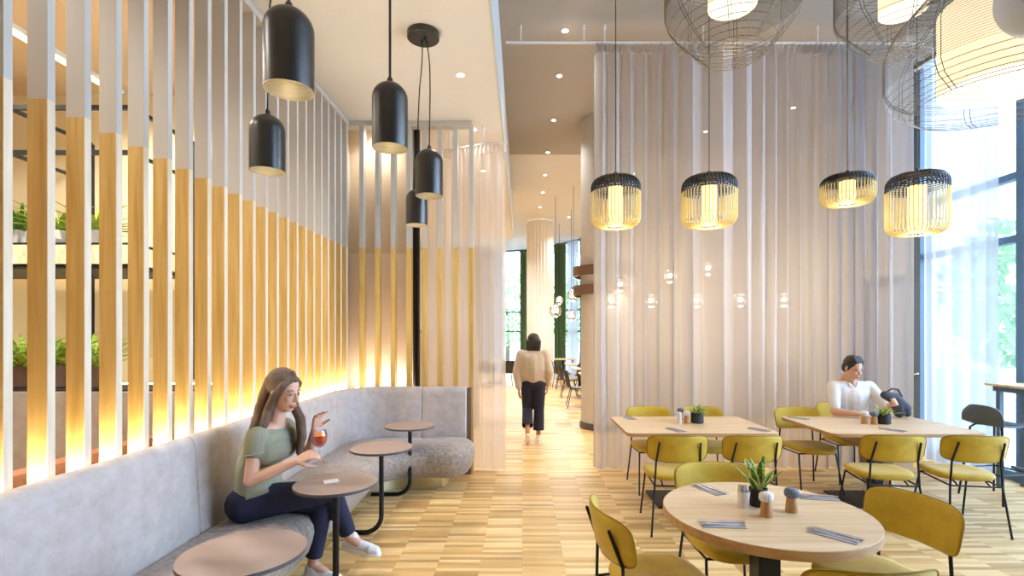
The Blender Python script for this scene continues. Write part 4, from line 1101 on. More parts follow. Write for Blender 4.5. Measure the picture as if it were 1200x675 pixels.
# glass globes
M['smoke'] = glassy('ribbed_globe_glass', (.88, .86, .84), .45, .12)
M['filament'] = emit('globe_bulb', (1, .93, .82), 22)
def globe(px, py, Y, rpx, label, first=[None]):
    X, _, Z = P(px, py, Y); r = rpx / 600 * Y
    if first[0] is None:
        t = thing('glass_pendant', label, 'pendant lamp', (X, Y, Z), 0, 'glass globe pendants')
        R = [[((r_ * (1 + .03 * math.cos(14 * a))) * math.cos(a), (r_ * (1 + .03 * math.cos(14 * a))) * math.sin(a), z) for a in [2 * PI * j / 84 for j in range(84)]] for r_, z in [(max(.02, r * math.cos(b)), r * 1.12 * math.sin(b)) for b in [-PI / 2 + PI * i / 14 for i in range(15)]]]
        MB().rings(R, cap=False).build('globe', M['smoke'], t, ang=80)
        MB().sphere((0, 0, 0), r * .35, 16, 10).build('bulb', M['filament'], t)
        MB().cyl((0, 0, r * 1.1), (0, 0, r * 1.35), r * .25, seg=12).build('cap', M['bronze'], t)
        MB().cyl((0, 0, r * 1.3), (0, 0, ZR - Z), .006, seg=6).build('cord', M['black'], t)
        first[0] = t; first.append((r, Z))
    else: t = dup(first[0], (X, Y, Z), 0, label)
    k = r / first[1][0]
    for c in (kids(t) if k != 1 else ()):
        if c.name.startswith('cord'):
            c.scale = (1, 1, (ZR - Z) / (ZR - first[1][1])); c.location = (0, 0, 0)
        else: c.scale = (k, k, k)
    ld = bpy.data.lights.new('globe_lamp', 'POINT'); ld.energy = 20 if px > 700 else 34; ld.color = (1, .86, .66) if px > 700 else (1, .97, .94); ld.shadow_soft_size = .1
    o = bpy.data.objects.new('globe_lamp', ld); C.objects.link(o); o.location = (X, Y, Z - r - .06)
    return t
globe(651, 364, 14.0, 7, 'nearest ribbed glass globe hanging beside the ivory-draped column')
globe(655.5, 352, 17.5, 4.5, 'ribbed glass globe half hidden behind the nearest one')
globe(669.5, 370, 15.5, 5.5, 'ribbed glass globe hanging before the white sheer by the column')
globe(672, 346, 13.0, 7, 'ribbed glass globe partly behind the bronze ring bands')
for i, (px, py) in enumerate(((716, 352), (763, 352), (817, 352), (868, 351), (919, 351), (785, 323), (830, 314), (727, 333))):
    globe(px, py, 7.25 if i < 5 else 8.4, 8, 'glass globe glowing behind the wide sheer, %s from the column, %s row' % (ORD[i if i < 5 else i - 5], 'lower' if i < 5 else 'rear'))
# counter behind the wide sheer
M['counter'] = pbr('counter_front', (0.60, 0.56, 0.53), 0.6, noise=0.06)
ctr = thing('bar_counter', 'long grey bar counter dimly seen behind the wide sheer', 'counter', (3.6, 10.3, 0))
MB().bbox(-1.5, 1.7, -.30, .30, 0.08, 1.0).build('body', M['counter'], ctr, smooth=False)
MB().bbox(-1.48, 1.68, -.27, .27, 0, .08).build('kickboard', M['black'], ctr, smooth=False)
MB().bbox(-1.55, 1.75, -.36, .34, 1.0, 1.04).build('worktop', M['walnut'], ctr, smooth=False)
bs = struct('wall_back_bar', MB().bbox(2.0, 5.4, 12.5, 12.6, 0, 3.1), M['tan'])
# partition dimly seen behind the blush curtain
pt = thing('service_station', 'grey service cabinet dimly seen behind the blush curtain', 'cabinet', (-1.35, 9.2, 0))
MB().bbox(-.75, .55, -.25, .25, .08, 1.72).build('body', pbr('station_grey', (0.66, 0.64, 0.63), .6, noise=.04), pt, smooth=False, bevel=.004)
MB().bbox(-.72, .52, -.22, .22, 0, .08).build('kickboard', M['black'], pt, smooth=False)
for k in range(2): MB().bbox(-.73 + k * .64, -.11 + k * .64, -.27, -.25, .12, 1.66).build('door', M['column'], pt, smooth=False, bevel=.003)

# ================================================================== shelf and planter beyond the long screen
sh = thing('shelf_frame', 'open black steel shelf with pale boards beyond the slatted screen', 'shelf', (-4.9, 4.75, 0))
FX0, FX1, FY0, FY1 = -1.55, 1.6, -.42, .42
for x in (FX0, .55, FX1):
    for y in (FY0, FY1): MB().bbox(x - .018, x + .018, y - .018, y + .018, 1.19, 3.56).build('upright', M['black'], sh, smooth=False)
for z in (3.56, 3.18):
    for y in (FY0,): MB().bbox(FX0, FX1, y - .016, y + .016, z - .018, z + .018).build('rail', M['black'], sh, smooth=False)
    for x in (FX0, .55, FX1): MB().bbox(x - .014, x + .014, FY0, FY1, z - .014, z + .014).build('crossbar', M['black'], sh, smooth=False)
for z in (2.42, 2.22): MB().bbox(FX0, FX1, FY0, FY1, z - .02, z).build('shelf_edge', M['black'], sh, smooth=False)
MB().bbox(FX0 + .02, FX1 - .02, FY0 - .012, FY1, 2.24, 2.40).build('board', M['cream'], sh, smooth=False)
plb = thing('planter_trough', 'grey concrete planter wall beyond the slatted screen holding green plants', 'planter', (-4.9, 4.5, 0))
MB().bbox(-1.55, 2.4, -.30, .25, 0, 1.17).build('trough', pbr('concrete', (0.60, 0.56, 0.52), .85, noise=.2, nscale=8), plb, smooth=False, bevel=.006)
MB().bbox(-1.5, 2.35, -.25, .20, 1.17, 1.185).build('soil', M['soil'], plb, smooth=False)
M['pot_w'] = pbr('pale_pot', (0.85, 0.83, 0.80), .5); M['pot_b'] = pbr('brown_pot', (0.38, 0.29, 0.22), .7, noise=.1)
def at_shelf(px, Y): return P(px, 0, Y)[0]
for px, seed, lab in ((24, 21, 'arching plant on the high shelf, seen through the first screen gaps'), (70, 22, 'bushy plant on the high shelf seen between two middle slats'), (112, 23, 'bushy plant on the high shelf seen nearest the screen corner side')):
    Y = 4.45; plant('potted_plant', lab, 'plant', (at_shelf(px, Y), Y, 2.42), .08, .12, dict(tilt=(.2, 1.3), len=.38, w=.022, curl=.45), seed, [M['leaf_l'] if seed != 21 else M['leaf'], M['leaf_l']], M['pot_w'], 30, 'plants beyond the screen', edge=False)
for px, seed, lab in ((28, 31, 'leafy plant in the planter, seen through the first screen gaps'), (71, 32, 'tall leafy plant in the planter, seen between two middle slats'), (111, 33, 'leafy plant in a brown pot on the planter, seen nearest the corner side')):
    Y = 4.4; plant('potted_plant', lab, 'plant', (at_shelf(px, Y), Y, 1.185), .085, .20, dict(tilt=(.1, 1.2), len=.44, w=.03, curl=.4), seed, [M['leaf_l'], M['leaf']], M['pot_b'], 28, 'plants beyond the screen', edge=False)
bo = thing('booth_bench', 'tan booth bench low behind the long screen', 'bench', (-3.2, 3.2, 0))
MB().bbox(-.22, .22, -1.9, .9, .12, .46).build('seat', pbr('tan_leather', (0.66, 0.43, 0.29), .5, noise=.2, nscale=20), bo, smooth=True, bevel=.03)
MB().bbox(.16, .30, -1.9, .9, .40, .84).build('backrest', bpy.data.materials['tan_leather'], bo, smooth=True, bevel=.03)
MB().bbox(-.18, .18, -1.85, .85, 0, .12).build('plinth', M['black'], bo, smooth=False)
lp = thing('led_strip', 'light strip on the planter behind the green plants beyond the screen', 'light strip', (-4.9, 4.72, 1.172))
MB().bbox(-1.5, 2.3, -.015, .015, 0.012, 0.024).build('diffuser', emit('planter_strip_light', (1, .93, .76), 22), lp, smooth=False)
MB().bbox(-1.5, 2.3, -.018, .018, 0.0, 0.012).build('profile', M['steel'], lp, smooth=False)
# ================================================================== people
M['skin'] = pbr('skin', (0.86, 0.67, 0.56), 0.55, noise=0.05, nscale=12, spec=.35)
M['skin2'] = pbr('skin_tan', (0.76, 0.56, 0.44), 0.55, noise=0.05, nscale=12, spec=.35)
M['hair_b'] = pbr('brown_hair', (0.33, 0.25, 0.19), 0.5, nscale=7, stretch=(9, 9, .7), col2=(0.44, 0.34, 0.26), bump=.5, bscale=30)
M['hair_k'] = pbr('black_hair', (0.11, 0.10, 0.10), 0.5, nscale=9, stretch=(9, 9, .8), col2=(0.19, 0.17, 0.16), bump=.5, bscale=30)
M['sage'] = pbr('sage_shirt', (0.57, 0.57, 0.48), 0.85, noise=0.12, nscale=9, bump=.15, bscale=14)
M['navy'] = pbr('navy_trousers', (0.13, 0.15, 0.25), 0.85, noise=0.25, nscale=9, bump=.2, bscale=12)
M['knit'] = pbr('beige_sweater', (0.78, 0.73, 0.66), 0.95, noise=0.10, nscale=14, bump=.2, bscale=40)
M['wshirt'] = pbr('white_shirt', (0.93, 0.91, 0.89), 0.85, noise=0.05, nscale=9, bump=.2, bscale=14)
M['khaki'] = pbr('beige_trousers', (0.70, 0.64, 0.57), 0.9, noise=0.10, nscale=12, bump=.15, bscale=14)
M['sneaker'] = pbr('white_sneaker', (0.93, 0.92, 0.91), 0.6, noise=0.03)
M['sole'] = pbr('white_sole', (0.97, 0.97, 0.96), 0.6)
M['lip'] = pbr('lips', (0.74, 0.42, 0.39), 0.45)
M['eye'] = pbr('eye_dark', (0.12, 0.09, 0.08), 0.3)
M['eyew'] = pbr('eye_white', (0.93, 0.91, 0.90), 0.3)
V = Vector
def frame(fwd, up=(0, 0, 1)):
    f = V(fwd).normalized(); u = V(up); u = (u - f * u.dot(f)).normalized(); r = f.cross(u)   # r = the figure's right
    return f, u, r
def head_prims(mb, c, f, u, r, k=1.0):
    c = V(c); g = lambda a, b, d: c + (f * a + u * b + r * d) * k
    rot = Matrix((r, f, u)).transposed().to_euler()
    ellip(mb, g(-.012, .030, 0), (.074 * k, .093 * k, .090 * k), rot)           # cranium
    ellip(mb, g(.020, -.035, 0), (.060 * k, .072 * k, .085 * k), rot)           # face
    ellip(mb, g(.050, -.092, 0), (.036 * k, .034 * k, .026 * k), rot)           # chin
    capsule(mb, g(.083, .008, 0), g(.108, -.034, 0), .008 * k, .0125 * k)       # nose
    for s in (-1, 1):
        capsule(mb, g(.100, -.038, s * .008), g(.094, -.037, s * .014), .007 * k, .006 * k)
        ellip(mb, g(.066, -.030, s * .034), (.020 * k, .022 * k, .020 * k), rot)  # cheeks
        ellip(mb, g(.076, .018, s * .026), (.024 * k, .012 * k, .008 * k), rot)   # brow
        ellip(mb, g(-.010, -.012, s * .073), (.009 * k, .020 * k, .032 * k), rot) # ear
    ellip(mb, g(.089, -.066, 0), (.024 * k, .010 * k, .007 * k), rot)
    ellip(mb, g(.087, -.077, 0), (.020 * k, .010 * k, .007 * k), rot)
    capsule(mb, g(-.02, -.06, 0), g(-.045, -.15, 0), .052 * k, .055 * k)        # neck
def face_bits(parent, c, f, u, r, k=1.0, hair=None, closed=False):
    c = V(c); g = lambda a, b, d: c + (f * a + u * b + r * d) * k
    rot = Matrix((r, f, u)).transposed().to_euler()
    m = MB(); ellip(m, g(.095, -.0655, 0), (.021 * k, .007 * k, .0045 * k), rot, 14); ellip(m, g(.092, -.0755, 0), (.018 * k, .007 * k, .005 * k), rot, 14); m.build('lips', M['lip'], parent, local=False)
    for s in (-1, 1):
        m = MB(); ellip(m, g(.0765, -.003, s * .030), (.0135 * k, .009 * k, (.003 if closed else .007) * k), rot, 14)
        e = m.build('eye', M['eyew'] if not closed else M['eye'], parent, local=False)
        if not closed: m = MB(); ellip(m, g(.0835, -.004, s * .030), (.0055 * k, .004 * k, .0058 * k), rot, 12); m.build('iris', M['eye'], e, local=False)
        m = MB(); chain(m, [g(.084, .021, s * .014), g(.083, .027, s * .030), g(.070, .022, s * .048)], [.0028 * k, .0034 * k, .002 * k]); m.build('eyebrow', hair, parent, local=False)
def hand_prims(mb, wrist, d, palm, k=1.0, curl=.6, thumb=1, spread=.18):
    """wrist point, pointing direction, palm normal (the fingers curl towards it); thumb = +1/-1 side"""
    w = V(wrist); d = V(d).normalized(); p = V(palm); p = (p - d * p.dot(d)).normalized(); s = d.cross(p) * thumb
    ctr = w + d * .048 * k
    for o in (-.026, -.009, .009, .026): capsule(mb, w + s * o * .55 * k, w + d * .085 * k + s * o * k, .014 * k, .0115 * k)
    lens = (.070, .080, .074, .058)
    for i, o in enumerate((.027, .009, -.009, -.027)):
        q = w + d * .088 * k + s * o * k; a = 0.0; dd = d + s * (o / .027) * spread; dd.normalize(); pts = [q]; rr = [.0098 * k]
        for j, fr_ in enumerate((.45, .32, .23)):
            a += curl * (0.75 + .12 * i) * (.7, 1.0, .8)[j]
            v = dd * math.cos(a) + p * math.sin(a); q = q + v * lens[i] * fr_ * k; pts.append(q); rr.append((.0090, .0082, .0072)[j] * k)
        chain(mb, pts, rr)
    q = w + d * .022 * k + s * .022 * k
    v1 = (d * .6 + s * .75 + p * .35).normalized(); v2 = (d * .8 + s * .15 + p * (.35 + .4 * curl)).normalized()
    chain(mb, [q, q + v1 * .038 * k, q + v1 * .038 * k + v2 * .034 * k, q + v1 * .038 * k + v2 * .034 * k + (v2 + p * .3).normalized() * .024 * k], [.0140 * k, .0115 * k, .0100 * k, .0085 * k])
def shoe(parent, heel, toe, up, k=1.0, m1='sneaker', laces=True):
    h = V(heel); t = V(toe); d = (t - h).normalized(); u = V(up); u = (u - d * u.dot(d)).normalized(); s = d.cross(u); ln = (t - h).length
    mb = MB()
    g = lambda a, b, c=0: h + d * a * ln + u * b + s * c
    chain(mb, [g(.12, .040), g(.35, .045), g(.62, .036), g(.88, .030)], [.036 * k, .038 * k, .037 * k, .030 * k])
    chain(mb, [g(.75, .030, .012), g(.90, .026, .008)], [.034 * k, .026 * k]); chain(mb, [g(.72, .030, -.012), g(.9, .026, -.008)], [.034 * k, .026 * k])
    chain(mb, [g(.17, .055), g(.17, .088)], [.036 * k, .036 * k]); chain(mb, [g(.30, .06), g(.24, .092)], [.036 * k, .034 * k])
    sh = blob('shoe', mb, M[m1], parent, .0045, 4)
    rings = []
    for b, q in ((-.004, .94), (.0, 1.0), (.016, 1.0), (.024, .93)):
        R = []
        for j in range(28):
            a = 2 * PI * j / 28; x = .52 + .53 * math.cos(a); w_ = (.042 + .007 * math.cos(a)) * math.sin(a)
            R.append(h + d * (.5 + (x - .5) * (1 if b < .02 else .98)) * ln + u * b + s * w_ * q * k)
        rings.append(R)
    MB().rings(rings).build('sole', M['sole'], sh, local=False)
    if laces:
        m = MB()
        for j in range(4):
            a = .40 + .09 * j; b = .082 - .010 * j
            m.tube([g(a, b - .012, -.026), g(a + .015, b + .002, 0), g(a, b - .012, .026)], .0032, 6)
        m.build('laces', M['sole'], sh, local=False)
    return sh

# ------------------------------------------------------------------ woman on the sofa
wo = thing('person', 'woman with long brown hair, sage top and navy trousers seated drinking', 'person', (-1.62, 3.29, 0))
hp = V((-1.70, 3.29, .60)); Rh, Lh = V((-1.70, 3.20, .595)), V((-1.70, 3.38, .58))
spine = V((-1.71, 3.29, .78)); chest = V((-1.655, 3.29, .955)); neck = V((-1.585, 3.29, 1.075))
Rs, Ls = V((-1.615, 3.115, 1.02)), V((-1.60, 3.455, 1.02))
Re, Rw = V((-1.635, 3.075, .765)), V((-1.385, 3.135, .868))
Le, Lw = V((-1.475, 3.52, .80)), V((-1.372, 3.39, 1.015))
Rk, Ra = V((-1.265, 3.375, .615)), V((-1.175, 3.49, .262)); Lk, La = V((-1.325, 3.395, .525)), V((-1.395, 3.41, .115))
hc = V((-1.525, 3.285, 1.285)); hf, hu, hr = frame((.90, -.30, -.24))
b = MB()
head_prims(b, hc, hf, hu, hr, 1.06); chain(b, [hc - hu * .07 - hf * .02, neck, chest], [.050, .056, .09])
chain(b, [hp, spine, chest], [.105, .085, .085]); chain(b, [Rs, neck + V((0, 0, -.03)), Ls], [.045, .05, .045]); chain(b, [Rs + V((-.01, .06, -.06)), Ls + V((-.01, -.06, -.06))], [.055, .055])
chain(b, [Rs, Re, Rw], [.046, .037, .0255]); chain(b, [Ls, Le, Lw], [.046, .037, .0255])
chain(b, [Rs + (Re - Rs) * .4, Rs + (Re - Rs) * .8], [.043, .040]); chain(b, [Re, Re + (Rw - Re) * .35, Rw], [.036, .039, .025])
chain(b, [Rh, Rk, Ra], [.085, .055, .034]); chain(b, [Lh, Lk, La], [.085, .055, .034])
for a_, k_ in ((Ra, V((.95, -.10, -.28))), (La, V((.97, -.1, -.15)))): chain(b, [a_, a_ + k_ * .10 + V((0, 0, -.045))], [.034, .028])
gl = V((-1.268, 3.165, .0))
hand_prims(b, Rw, (.66, .12, .30), (.1, .55, -.35), 1.0, .85, -1)
hand_prims(b, Lw, (.28, -.20, .9), (.8, -.5, -.2), .98, .50, 1)
blob('body', b, M['skin'], wo, .0048, 5)
face_bits(wo, hc, hf, hu, hr, 1.06, M['hair_b'], closed=True)
# hair: cap, back fall and the lock over the far shoulder
b = MB(); g = lambda a, bb, d: hc + (hf * a + hu * bb + hr * d) * 1.06
rot = Matrix((hr, hf, hu)).transposed().to_euler()
ellip(b, g(-.030, .040, 0), (.094, .104, .102), rot)
chain(b, [g(.066, .085, .0), g(.03, .118, .0)], [.016, .02])
for s in (-1, 1):
    chain(b, [g(.055, .085, s * .02), g(.040, .050, s * .064), g(.012, -.01, s * .074), g(-.015, -.09, s * .070)], [.017, .021, .024, .027])
for d_, e in ((-.06, .03), (-.03, .0), (0, 0), (.03, 0), (.06, .03)):
    chain(b, [g(-.075, .05, d_ * .8), g(-.085, -.05, d_), g(-.090, -.15, d_ * 1.1), V((-1.675, 3.285 - d_ * 1.2, 1.07)), V((-1.735, 3.285 - d_ * 1.3, .955))], [.034, .036, .036, .032, .014])
for d_ in (.0, .025, .05):     # lock falling in front of her far shoulder
    chain(b, [g(.02, -.02, -.076), g(.015, -.10, -.085), V((-1.475 + d_ * .5, 3.40 - d_, 1.09)), V((-1.455 + d_ * .6, 3.37 - d_, .98)), V((-1.47 + d_ * .6, 3.35 - d_, .87))], [.026, .030, .032, .028, .012])
chain(b, [g(.0, -.03, .078), g(-.02, -.12, .080), V((-1.60, 3.17, 1.08)), V((-1.61, 3.15, 1.0))], [.026, .028, .024, .010])
blob('hair', b, M['hair_b'], wo, .0055, 8)
# glasses
m = MB()
for s in (-1, 1):
    c_ = g(.096, -.004, s * .032); m.tube([c_ + (hr * math.cos(a) * .024 + hu * math.sin(a) * .020) for a in [2 * PI * i / 24 for i in range(24)]], .0014, 6, closed=True)
    m.tube([g(.094, .004, s * .055), g(.06, .006, s * .074), g(-.01, .008, s * .079)], .0014, 6)
m.tube([g(.097, .0, -.010), g(.102, .004, 0), g(.097, .0, .010)], .0014, 6)
m.build('eyeglasses', pbr('gold_frames', (.62, .47, .30), .35, .7), wo, local=False)
# top
b = MB()
chain(b, [hp + V((.0, 0, .00)), spine, chest], [.140, .124, .128]); chain(b, [hp + V((.01, -.07, .01)), spine + V((.01, -.05, 0)), chest + V((.02, -.06, .01))], [.115, .108, .098]); chain(b, [hp + V((.01, .07, .01)), spine + V((.01, .05, 0)), chest + V((.02, .06, .01))], [.115, .108, .098])
chain(b, [Rs + V((.0, .01, -.012)), neck + V((-.01, 0, -.058)), Ls + V((0, -.01, -.012))], [.062, .066, .062])
chain(b, [Rs, Rs + (Re - Rs) * .30], [.066, .062]); chain(b, [Ls, Ls + (Le - Ls) * .32], [.066, .062])
chain(b, [Rs + V((.015, .055, -.055)), Ls + V((.015, -.055, -.055))], [.090, .090]); chain(b, [Rs + V((.02, .06, -.10)), Ls + V((.02, -.06, -.10))], [.098, .098])
chain(b, [hp + V((.03, -.05, -.02)), hp + V((.03, .05, -.02))], [.148, .148])
blob('top', b, M['sage'], wo, .006, 6, cuts=[(hp + V((0, 0, .035)), (.25, 0, -1), .6)])
m = MB(); m.tube([Rs + (Re - Rs) * .37 + V((math.cos(a) * .064, math.sin(a) * .058, .012 * math.cos(a))) for a in [2 * PI * i / 24 for i in range(24)]], .005, 6, closed=True)
m.build('sleeve_cuff', M['sage'], wo, local=False)
# trousers
b = MB()
chain(b, [Rh + V((-.03, 0, -.01)), Lh + V((-.03, 0, 0))], [.118, .116]); chain(b, [Rh + V((-.01, .03, .05)), Lh + V((-.01, -.03, .06))], [.105, .105])
chain(b, [Rh + V((-.02, .0, -.005)), Rh.lerp(Rk, .5), Rk, Rk.lerp(Ra, .5), Rk.lerp(Ra, .86)], [.116, .094, .072, .062, .056])
chain(b, [Lh + V((-.02, 0, 0)), Lh.lerp(Lk, .5), Lk, Lk.lerp(La, .5), Lk.lerp(La, .84)], [.110, .090, .072, .062, .056])
blob('trousers', b, M['navy'], wo, .006, 5, cuts=[(Rk.lerp(Ra, .88), Ra - Rk, .12), (Lk.lerp(La, .86), La - Lk, .12)])
shoe(wo, Ra + V((-.055, .02, -.085)), Ra + V((.205, -.02, -.115)), (.12, 0, 1), 1.04)
shoe(wo, La + V((-.06, .01, -.112)), La + V((.205, -.03, -.112)), (0, 0, 1), 1.04)
# the drink in her hand
M['drink'] = pbr('orange_spritz', (0.98, 0.42, 0.15), 0.4, nscale=40, col2=(0.90, 0.20, 0.11))
M['wglass'] = glassy('stem_glass', (0.99, 0.99, 1.0), .14)
wg = thing('wine_glass', 'stemmed glass of orange-red spritz held in the seated woman\'s hand', 'glass', (-1.262, 3.185, .845), 0)
MB().lathe([(.0001, 0), (.036, 0), (.034, .003), (.005, .008), (.004, .095), (.0001, .095)], seg=28, cap=False).build('stem', M['wglass'], wg)
bp_ = [(.004, .095), (.022, .102), (.040, .122), (.047, .150), (.046, .178), (.039, .205)]
MB().lathe(bp_ + [(.0375, .205), (.0445, .178), (.0455, .150), (.0385, .124), (.021, .105), (.0001, .100)], seg=36, cap=False).build('bowl', M['wglass'], wg)
MB().lathe([(.0001, .103), (.0205, .107), (.0375, .126), (.0442, .150), (.0440, .172), (.0001, .172)], seg=36, cap=False).build('drink', M['drink'], wg)
m = MB(); ellip(m, (.012, -.01, .178), (.028, .026, .004), (.5, .2, 0)); m.build('orange_slice', pbr('orange_slice', (.98, .58, .15), .4, noise=.2), wg)

# ------------------------------------------------------------------ woman walking away
wk = thing('person', 'woman in beige sweater and navy trousers walking away down the walkway', 'person', (.17, 7.75, 0))
hp = V((.165, 7.75, .94)); chest = V((.165, 7.74, 1.22)); neck = V((.165, 7.76, 1.385)); hc = V((.172, 7.79, 1.525)); hf, hu, hr = frame((.05, 1, -.05))
Rs, Ls = V((.345, 7.74, 1.335)), V((-.015, 7.74, 1.335)); Re, Rw = V((.405, 7.70, 1.08)), V((.385, 7.78, .86)); Le, Lw = V((-.075, 7.72, 1.08)), V((-.050, 7.64, .83))
Rh, Lh = V((.245, 7.75, .90)), V((.085, 7.75, .90)); Rk, Ra = V((.255, 7.80, .49)), V((.245, 7.78, .085)); Lk, La = V((.080, 7.80, .51)), V((.078, 7.52, .20))
b = MB(); head_prims(b, hc, hf, hu, hr, 1.0); chain(b, [hc - hu * .08 - hf * .02, neck, chest], [.050, .055, .09]); chain(b, [hp, chest], [.11, .11])
chain(b, [Rs, Ls], [.05, .05]); chain(b, [Rs, Re, Rw], [.045, .036, .025]); chain(b, [Ls, Le, Lw], [.045, .036, .025])
chain(b, [Rh, Rk, Ra], [.08, .05, .034]); chain(b, [Lh, Lk, La], [.08, .05, .034])
hand_prims(b, Rw, (-.05, .12, -1), (-.9, .2, 0), .97, .4, 1); hand_prims(b, Lw, (.05, -.1, -1), (.9, .3, 0), .97, .4, -1)
chain(b, [Ra, Ra + V((0, .1, -.05))], [.034, .026]); chain(b, [La, La + V((0, .07, -.08))], [.034, .026])
blob('body', b, M['skin2'], wk, .0065, 5)
face_bits(wk, hc, hf, hu, hr, 1.0, M['hair_k'])
b = MB(); g = lambda a, bb, d: hc + hf * a + hu * bb + hr * d
rot = Matrix((hr, hf, hu)).transposed().to_euler()
ellip(b, g(-.022, .042, 0), (.094, .100, .092), rot); ellip(b, g(-.055, -.03, 0), (.096, .062, .095), rot)
for s in (-1, 1): chain(b, [g(.04, .07, s * .05), g(.02, .0, s * .086), g(-.005, -.095, s * .084)], [.03, .032, .026])
for d_ in (-.07, -.035, 0, .035, .07): chain(b, [g(-.08, .0, d_), g(-.075, -.115, d_ * 1.05)], [.04, .03])
blob('hair', b, M['hair_k'], wk, .0065, 4)
b = MB(); chain(b, [hp + V((0, 0, .055)), V((.165, 7.74, 1.10)), chest], [.15, .155, .15])
for s in (-1, 1): chain(b, [hp + V((s * .07, 0, .06)), V((.165 + s * .075, 7.74, 1.12)), V((.165 + s * .09, 7.74, 1.26))], [.125, .135, .115])
chain(b, [Rs + V((-.02, 0, -.01)), neck + V((0, -.01, -.045)), Ls + V((.02, 0, -.01))], [.075, .075, .075])
chain(b, [Rs, Re, Re.lerp(Rw, .88)], [.078, .072, .048]); chain(b, [Ls, Le, Le.lerp(Lw, .88)], [.078, .072, .048])
blob('sweater', b, M['knit'], wk, .008, 6)
b = MB(); chain(b, [V((.05, 7.75, .955)), V((.28, 7.75, .955))], [.095, .095]); b2 = [(V((.165, 7.75, .93)))]
blob('hem_band', b, M['knit'], wk, .008, 3)
b = MB(); chain(b, [Rh + V((-.03, 0, .01)), Lh + V((.03, 0, .01))], [.125, .125])
chain(b, [Rh, Rk, Rk.lerp(Ra, .72)], [.115, .080, .086]); chain(b, [Lh, Lk, Lk.lerp(La, .70)], [.115, .080, .084])
blob('trousers', b, M['navy'], wk, .008, 5, cuts=[(Rk.lerp(Ra, .75), Ra - Rk, .25), (Lk.lerp(La, .73), La - Lk, .25)])
shoe(wk, Ra + V((0, -.065, -.082)), Ra + V((-.01, .19, -.082)), (0, 0, 1), .95, laces=False)
shoe(wk, La + V((0, -.045, -.02)), La + V((0, .115, -.19)), (0, .6, .7), .95, laces=False)

# ------------------------------------------------------------------ man at the second table
ma = thing('person', 'man with short dark hair in a white shirt seated behind the second table', 'person', (3.71, 5.84, 0))
hp = V((3.71, 5.80, .58)); chest = V((3.68, 5.74, .95)); neck = V((3.66, 5.71, 1.115)); hc = V((3.655, 5.66, 1.272)); hf, hu, hr = frame((.28, -1, -.40))
Rs, Ls = V((3.475, 5.72, 1.06)), V((3.875, 5.72, 1.06)); Re, Rw = V((3.42, 5.60, .80)), V((3.56, 5.45, .795)); Le, Lw = V((3.98, 5.58, .84)), V((3.93, 5.44, .90))
Rh, Lh = V((3.61, 5.80, .56)), V((3.81, 5.80, .56)); Rk, Ra = V((3.60, 5.36, .54)), V((3.58, 5.30, .10)); Lk, La = V((3.86, 5.38, .54)), V((3.86, 5.45, .10))
b = MB(); head_prims(b, hc, hf, hu, hr, 1.02); chain(b, [hc - hu * .08 - hf * .02, neck, chest], [.055, .06, .10]); chain(b, [hp, chest], [.12, .13])
chain(b, [Rs, Ls], [.055, .055]); chain(b, [Rs, Re, Rw], [.052, .042, .029]); chain(b, [Ls, Le, Lw], [.052, .042, .029])
chain(b, [Rh, Rk, Ra], [.085, .055, .036]); chain(b, [Lh, Lk, La], [.085, .055, .036])
hand_prims(b, Rw, (.7, -.55, -.05), (0, 0, -1), 1.05, .35, 1); hand_prims(b, Lw, (-.15, -.7, .3), (-.8, 0, -.2), 1.05, 1.0, -1)
for a_ in (Ra, La): chain(b, [a_, a_ + V((0, -.11, -.05))], [.036, .028])
blob('body', b, M['skin'], ma, .0065, 5)
face_bits(ma, hc, hf, hu, hr, 1.02, M['hair_k'], closed=True)
b = MB(); g = lambda a, bb, d: hc + (hf * a + hu * bb + hr * d) * 1.02
rot = Matrix((hr, hf, hu)).transposed().to_euler()
ellip(b, g(-.024, .044, 0), (.082, .096, .092), rot); ellip(b, g(-.050, -.005, 0), (.079, .066, .080), rot)
for d_ in (-.045, -.015, .015, .045): chain(b, [g(.052, .090, d_), g(.0, .118, d_ * .8), g(-.07, .09, d_ * .7)], [.014, .020, .022])
for s in (-1, 1): chain(b, [g(.045, .06, s * .060), g(.018, .020, s * .072), g(.012, -.02, s * .074)], [.014, .013, .008])
blob('hair', b, M['hair_k'], ma, .006, 6)
b = MB(); chain(b, [hp + V((0, .0, .02)), V((3.695, 5.78, .78)), chest], [.145, .145, .148])
for s in (-1, 1): chain(b, [hp + V((s * .06, 0, .03)), V((3.69 + s * .07, 5.77, .80)), chest + V((s * .085, 0, .03))], [.12, .12, .115])
chain(b, [Rs + V((.02, 0, -.01)), neck + V((0, .01, -.055)), Ls + V((-.02, 0, -.01))], [.066, .070, .066])
chain(b, [Rs, Rs.lerp(Re, .8)], [.066, .060]); chain(b, [Ls, Le, Le.lerp(Lw, .35)], [.066, .058, .052])
blob('shirt', b, M['wshirt'], ma, .007, 5)
m = MB()
for s in (-1, 1): m._add([neck + V(q) for q in ((0, -.062, -.05), (s * .05, -.055, .0), (s * .062, -.02, .008), (s * .05, -.07, -.055))], [(0, 1, 2, 3)])
c_ = m.build('collar', M['wshirt'], ma, local=False); md = c_.modifiers.new('s', 'SOLIDIFY'); md.thickness = .005
b = MB(); chain(b, [Rh + V((-.01, .02, 0)), Lh + V((.01, .02, 0))], [.115, .115])
chain(b, [Rh, Rk, Rk.lerp(Ra, .85)], [.105, .078, .064]); chain(b, [Lh, Lk, Lk.lerp(La, .85)], [.105, .078, .064])
blob('trousers', b, M['khaki'], ma, .007, 5)
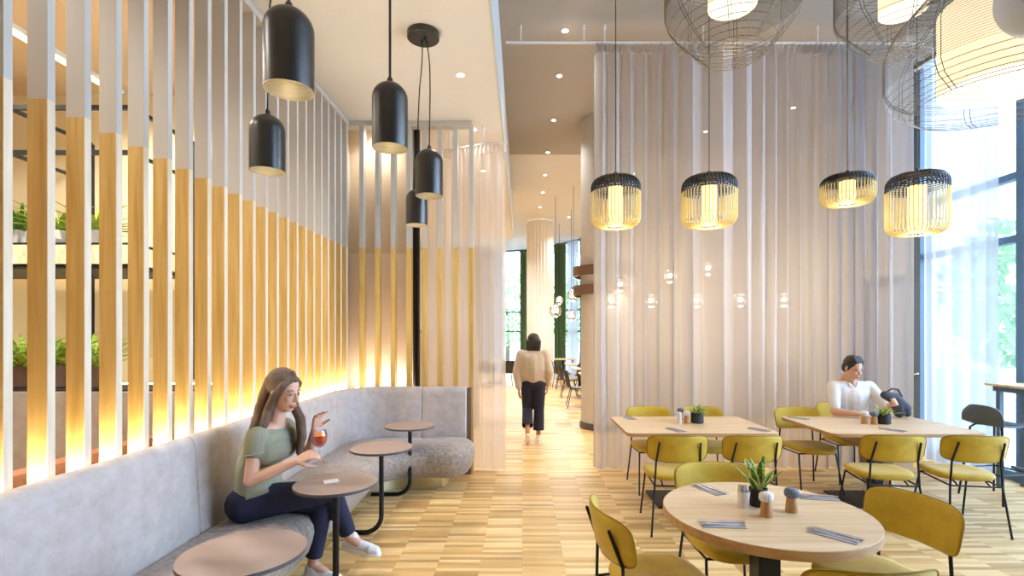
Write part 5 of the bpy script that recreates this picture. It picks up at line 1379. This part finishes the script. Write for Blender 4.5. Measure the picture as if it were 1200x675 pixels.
shoe(ma, Ra + V((0, .06, -.10)), Ra + V((-.02, -.21, -.10)), (0, 0, 1), 1.1); shoe(ma, La + V((0, .06, -.10)), La + V((.02, -.21, -.10)), (0, 0, 1), 1.1)
# dark cloth bag he holds up beside him
M['bag'] = pbr('charcoal_cloth', (0.30, 0.32, 0.36), 0.9, noise=0.2, nscale=14, bump=.3, bscale=16)
bg = thing('cloth_bag', 'charcoal cloth bag the man in the white shirt holds at the table', 'bag', (3.96, 5.50, .76))
b = MB(); chain(b, [V((3.84, 5.42, 1.00)), V((3.95, 5.43, .96)), V((4.07, 5.45, .86)), V((4.11, 5.47, .80))], [.045, .062, .060, .042]); chain(b, [V((3.98, 5.44, .90)), V((4.02, 5.46, .81))], [.065, .055])
blob('bag_body', b, M['bag'], bg, .008, 6)
m = MB(); m.tube([V((3.85, 5.42, 1.03)), V((3.90, 5.40, 1.07)), V((3.97, 5.41, 1.06)), V((4.02, 5.42, .98))], .010, 8); m.build('strap', M['bag'], bg, local=False)
# ================================================================== camera, sky, exposure
cam = bpy.data.cameras.new('camera'); co_ = bpy.data.objects.new('camera', cam); C.objects.link(co_)
co_.location = (0, 0, CAMH); co_.rotation_euler = (PI / 2, 0, 0)
cam.sensor_width = 36; cam.lens = 18; cam.shift_x = -12 / 1200; cam.shift_y = 53.5 / 1200; cam.clip_start = .05; cam.clip_end = 300
S.camera = co_
w = bpy.data.worlds.new('sky'); S.world = w; w.use_nodes = True
bgn = w.node_tree.nodes['Background']; bgn.inputs[0].default_value = (*lin((0.765, 0.86, 1.0)), 1); bgn.inputs[1].default_value = 12.0
S.view_settings.view_transform = 'Standard'; S.view_settings.look = 'None'; S.view_settings.gamma = 1; S.view_settings.use_curve_mapping = False
S.view_settings.exposure = 0.25
cy = S.cycles
cy.max_bounces = 10; cy.diffuse_bounces = 6; cy.glossy_bounces = 4; cy.transparent_max_bounces = 24; cy.transmission_bounces = 6
cy.caustics_reflective = False; cy.caustics_refractive = False; cy.sample_clamp_indirect = 6
cy.use_denoising = True
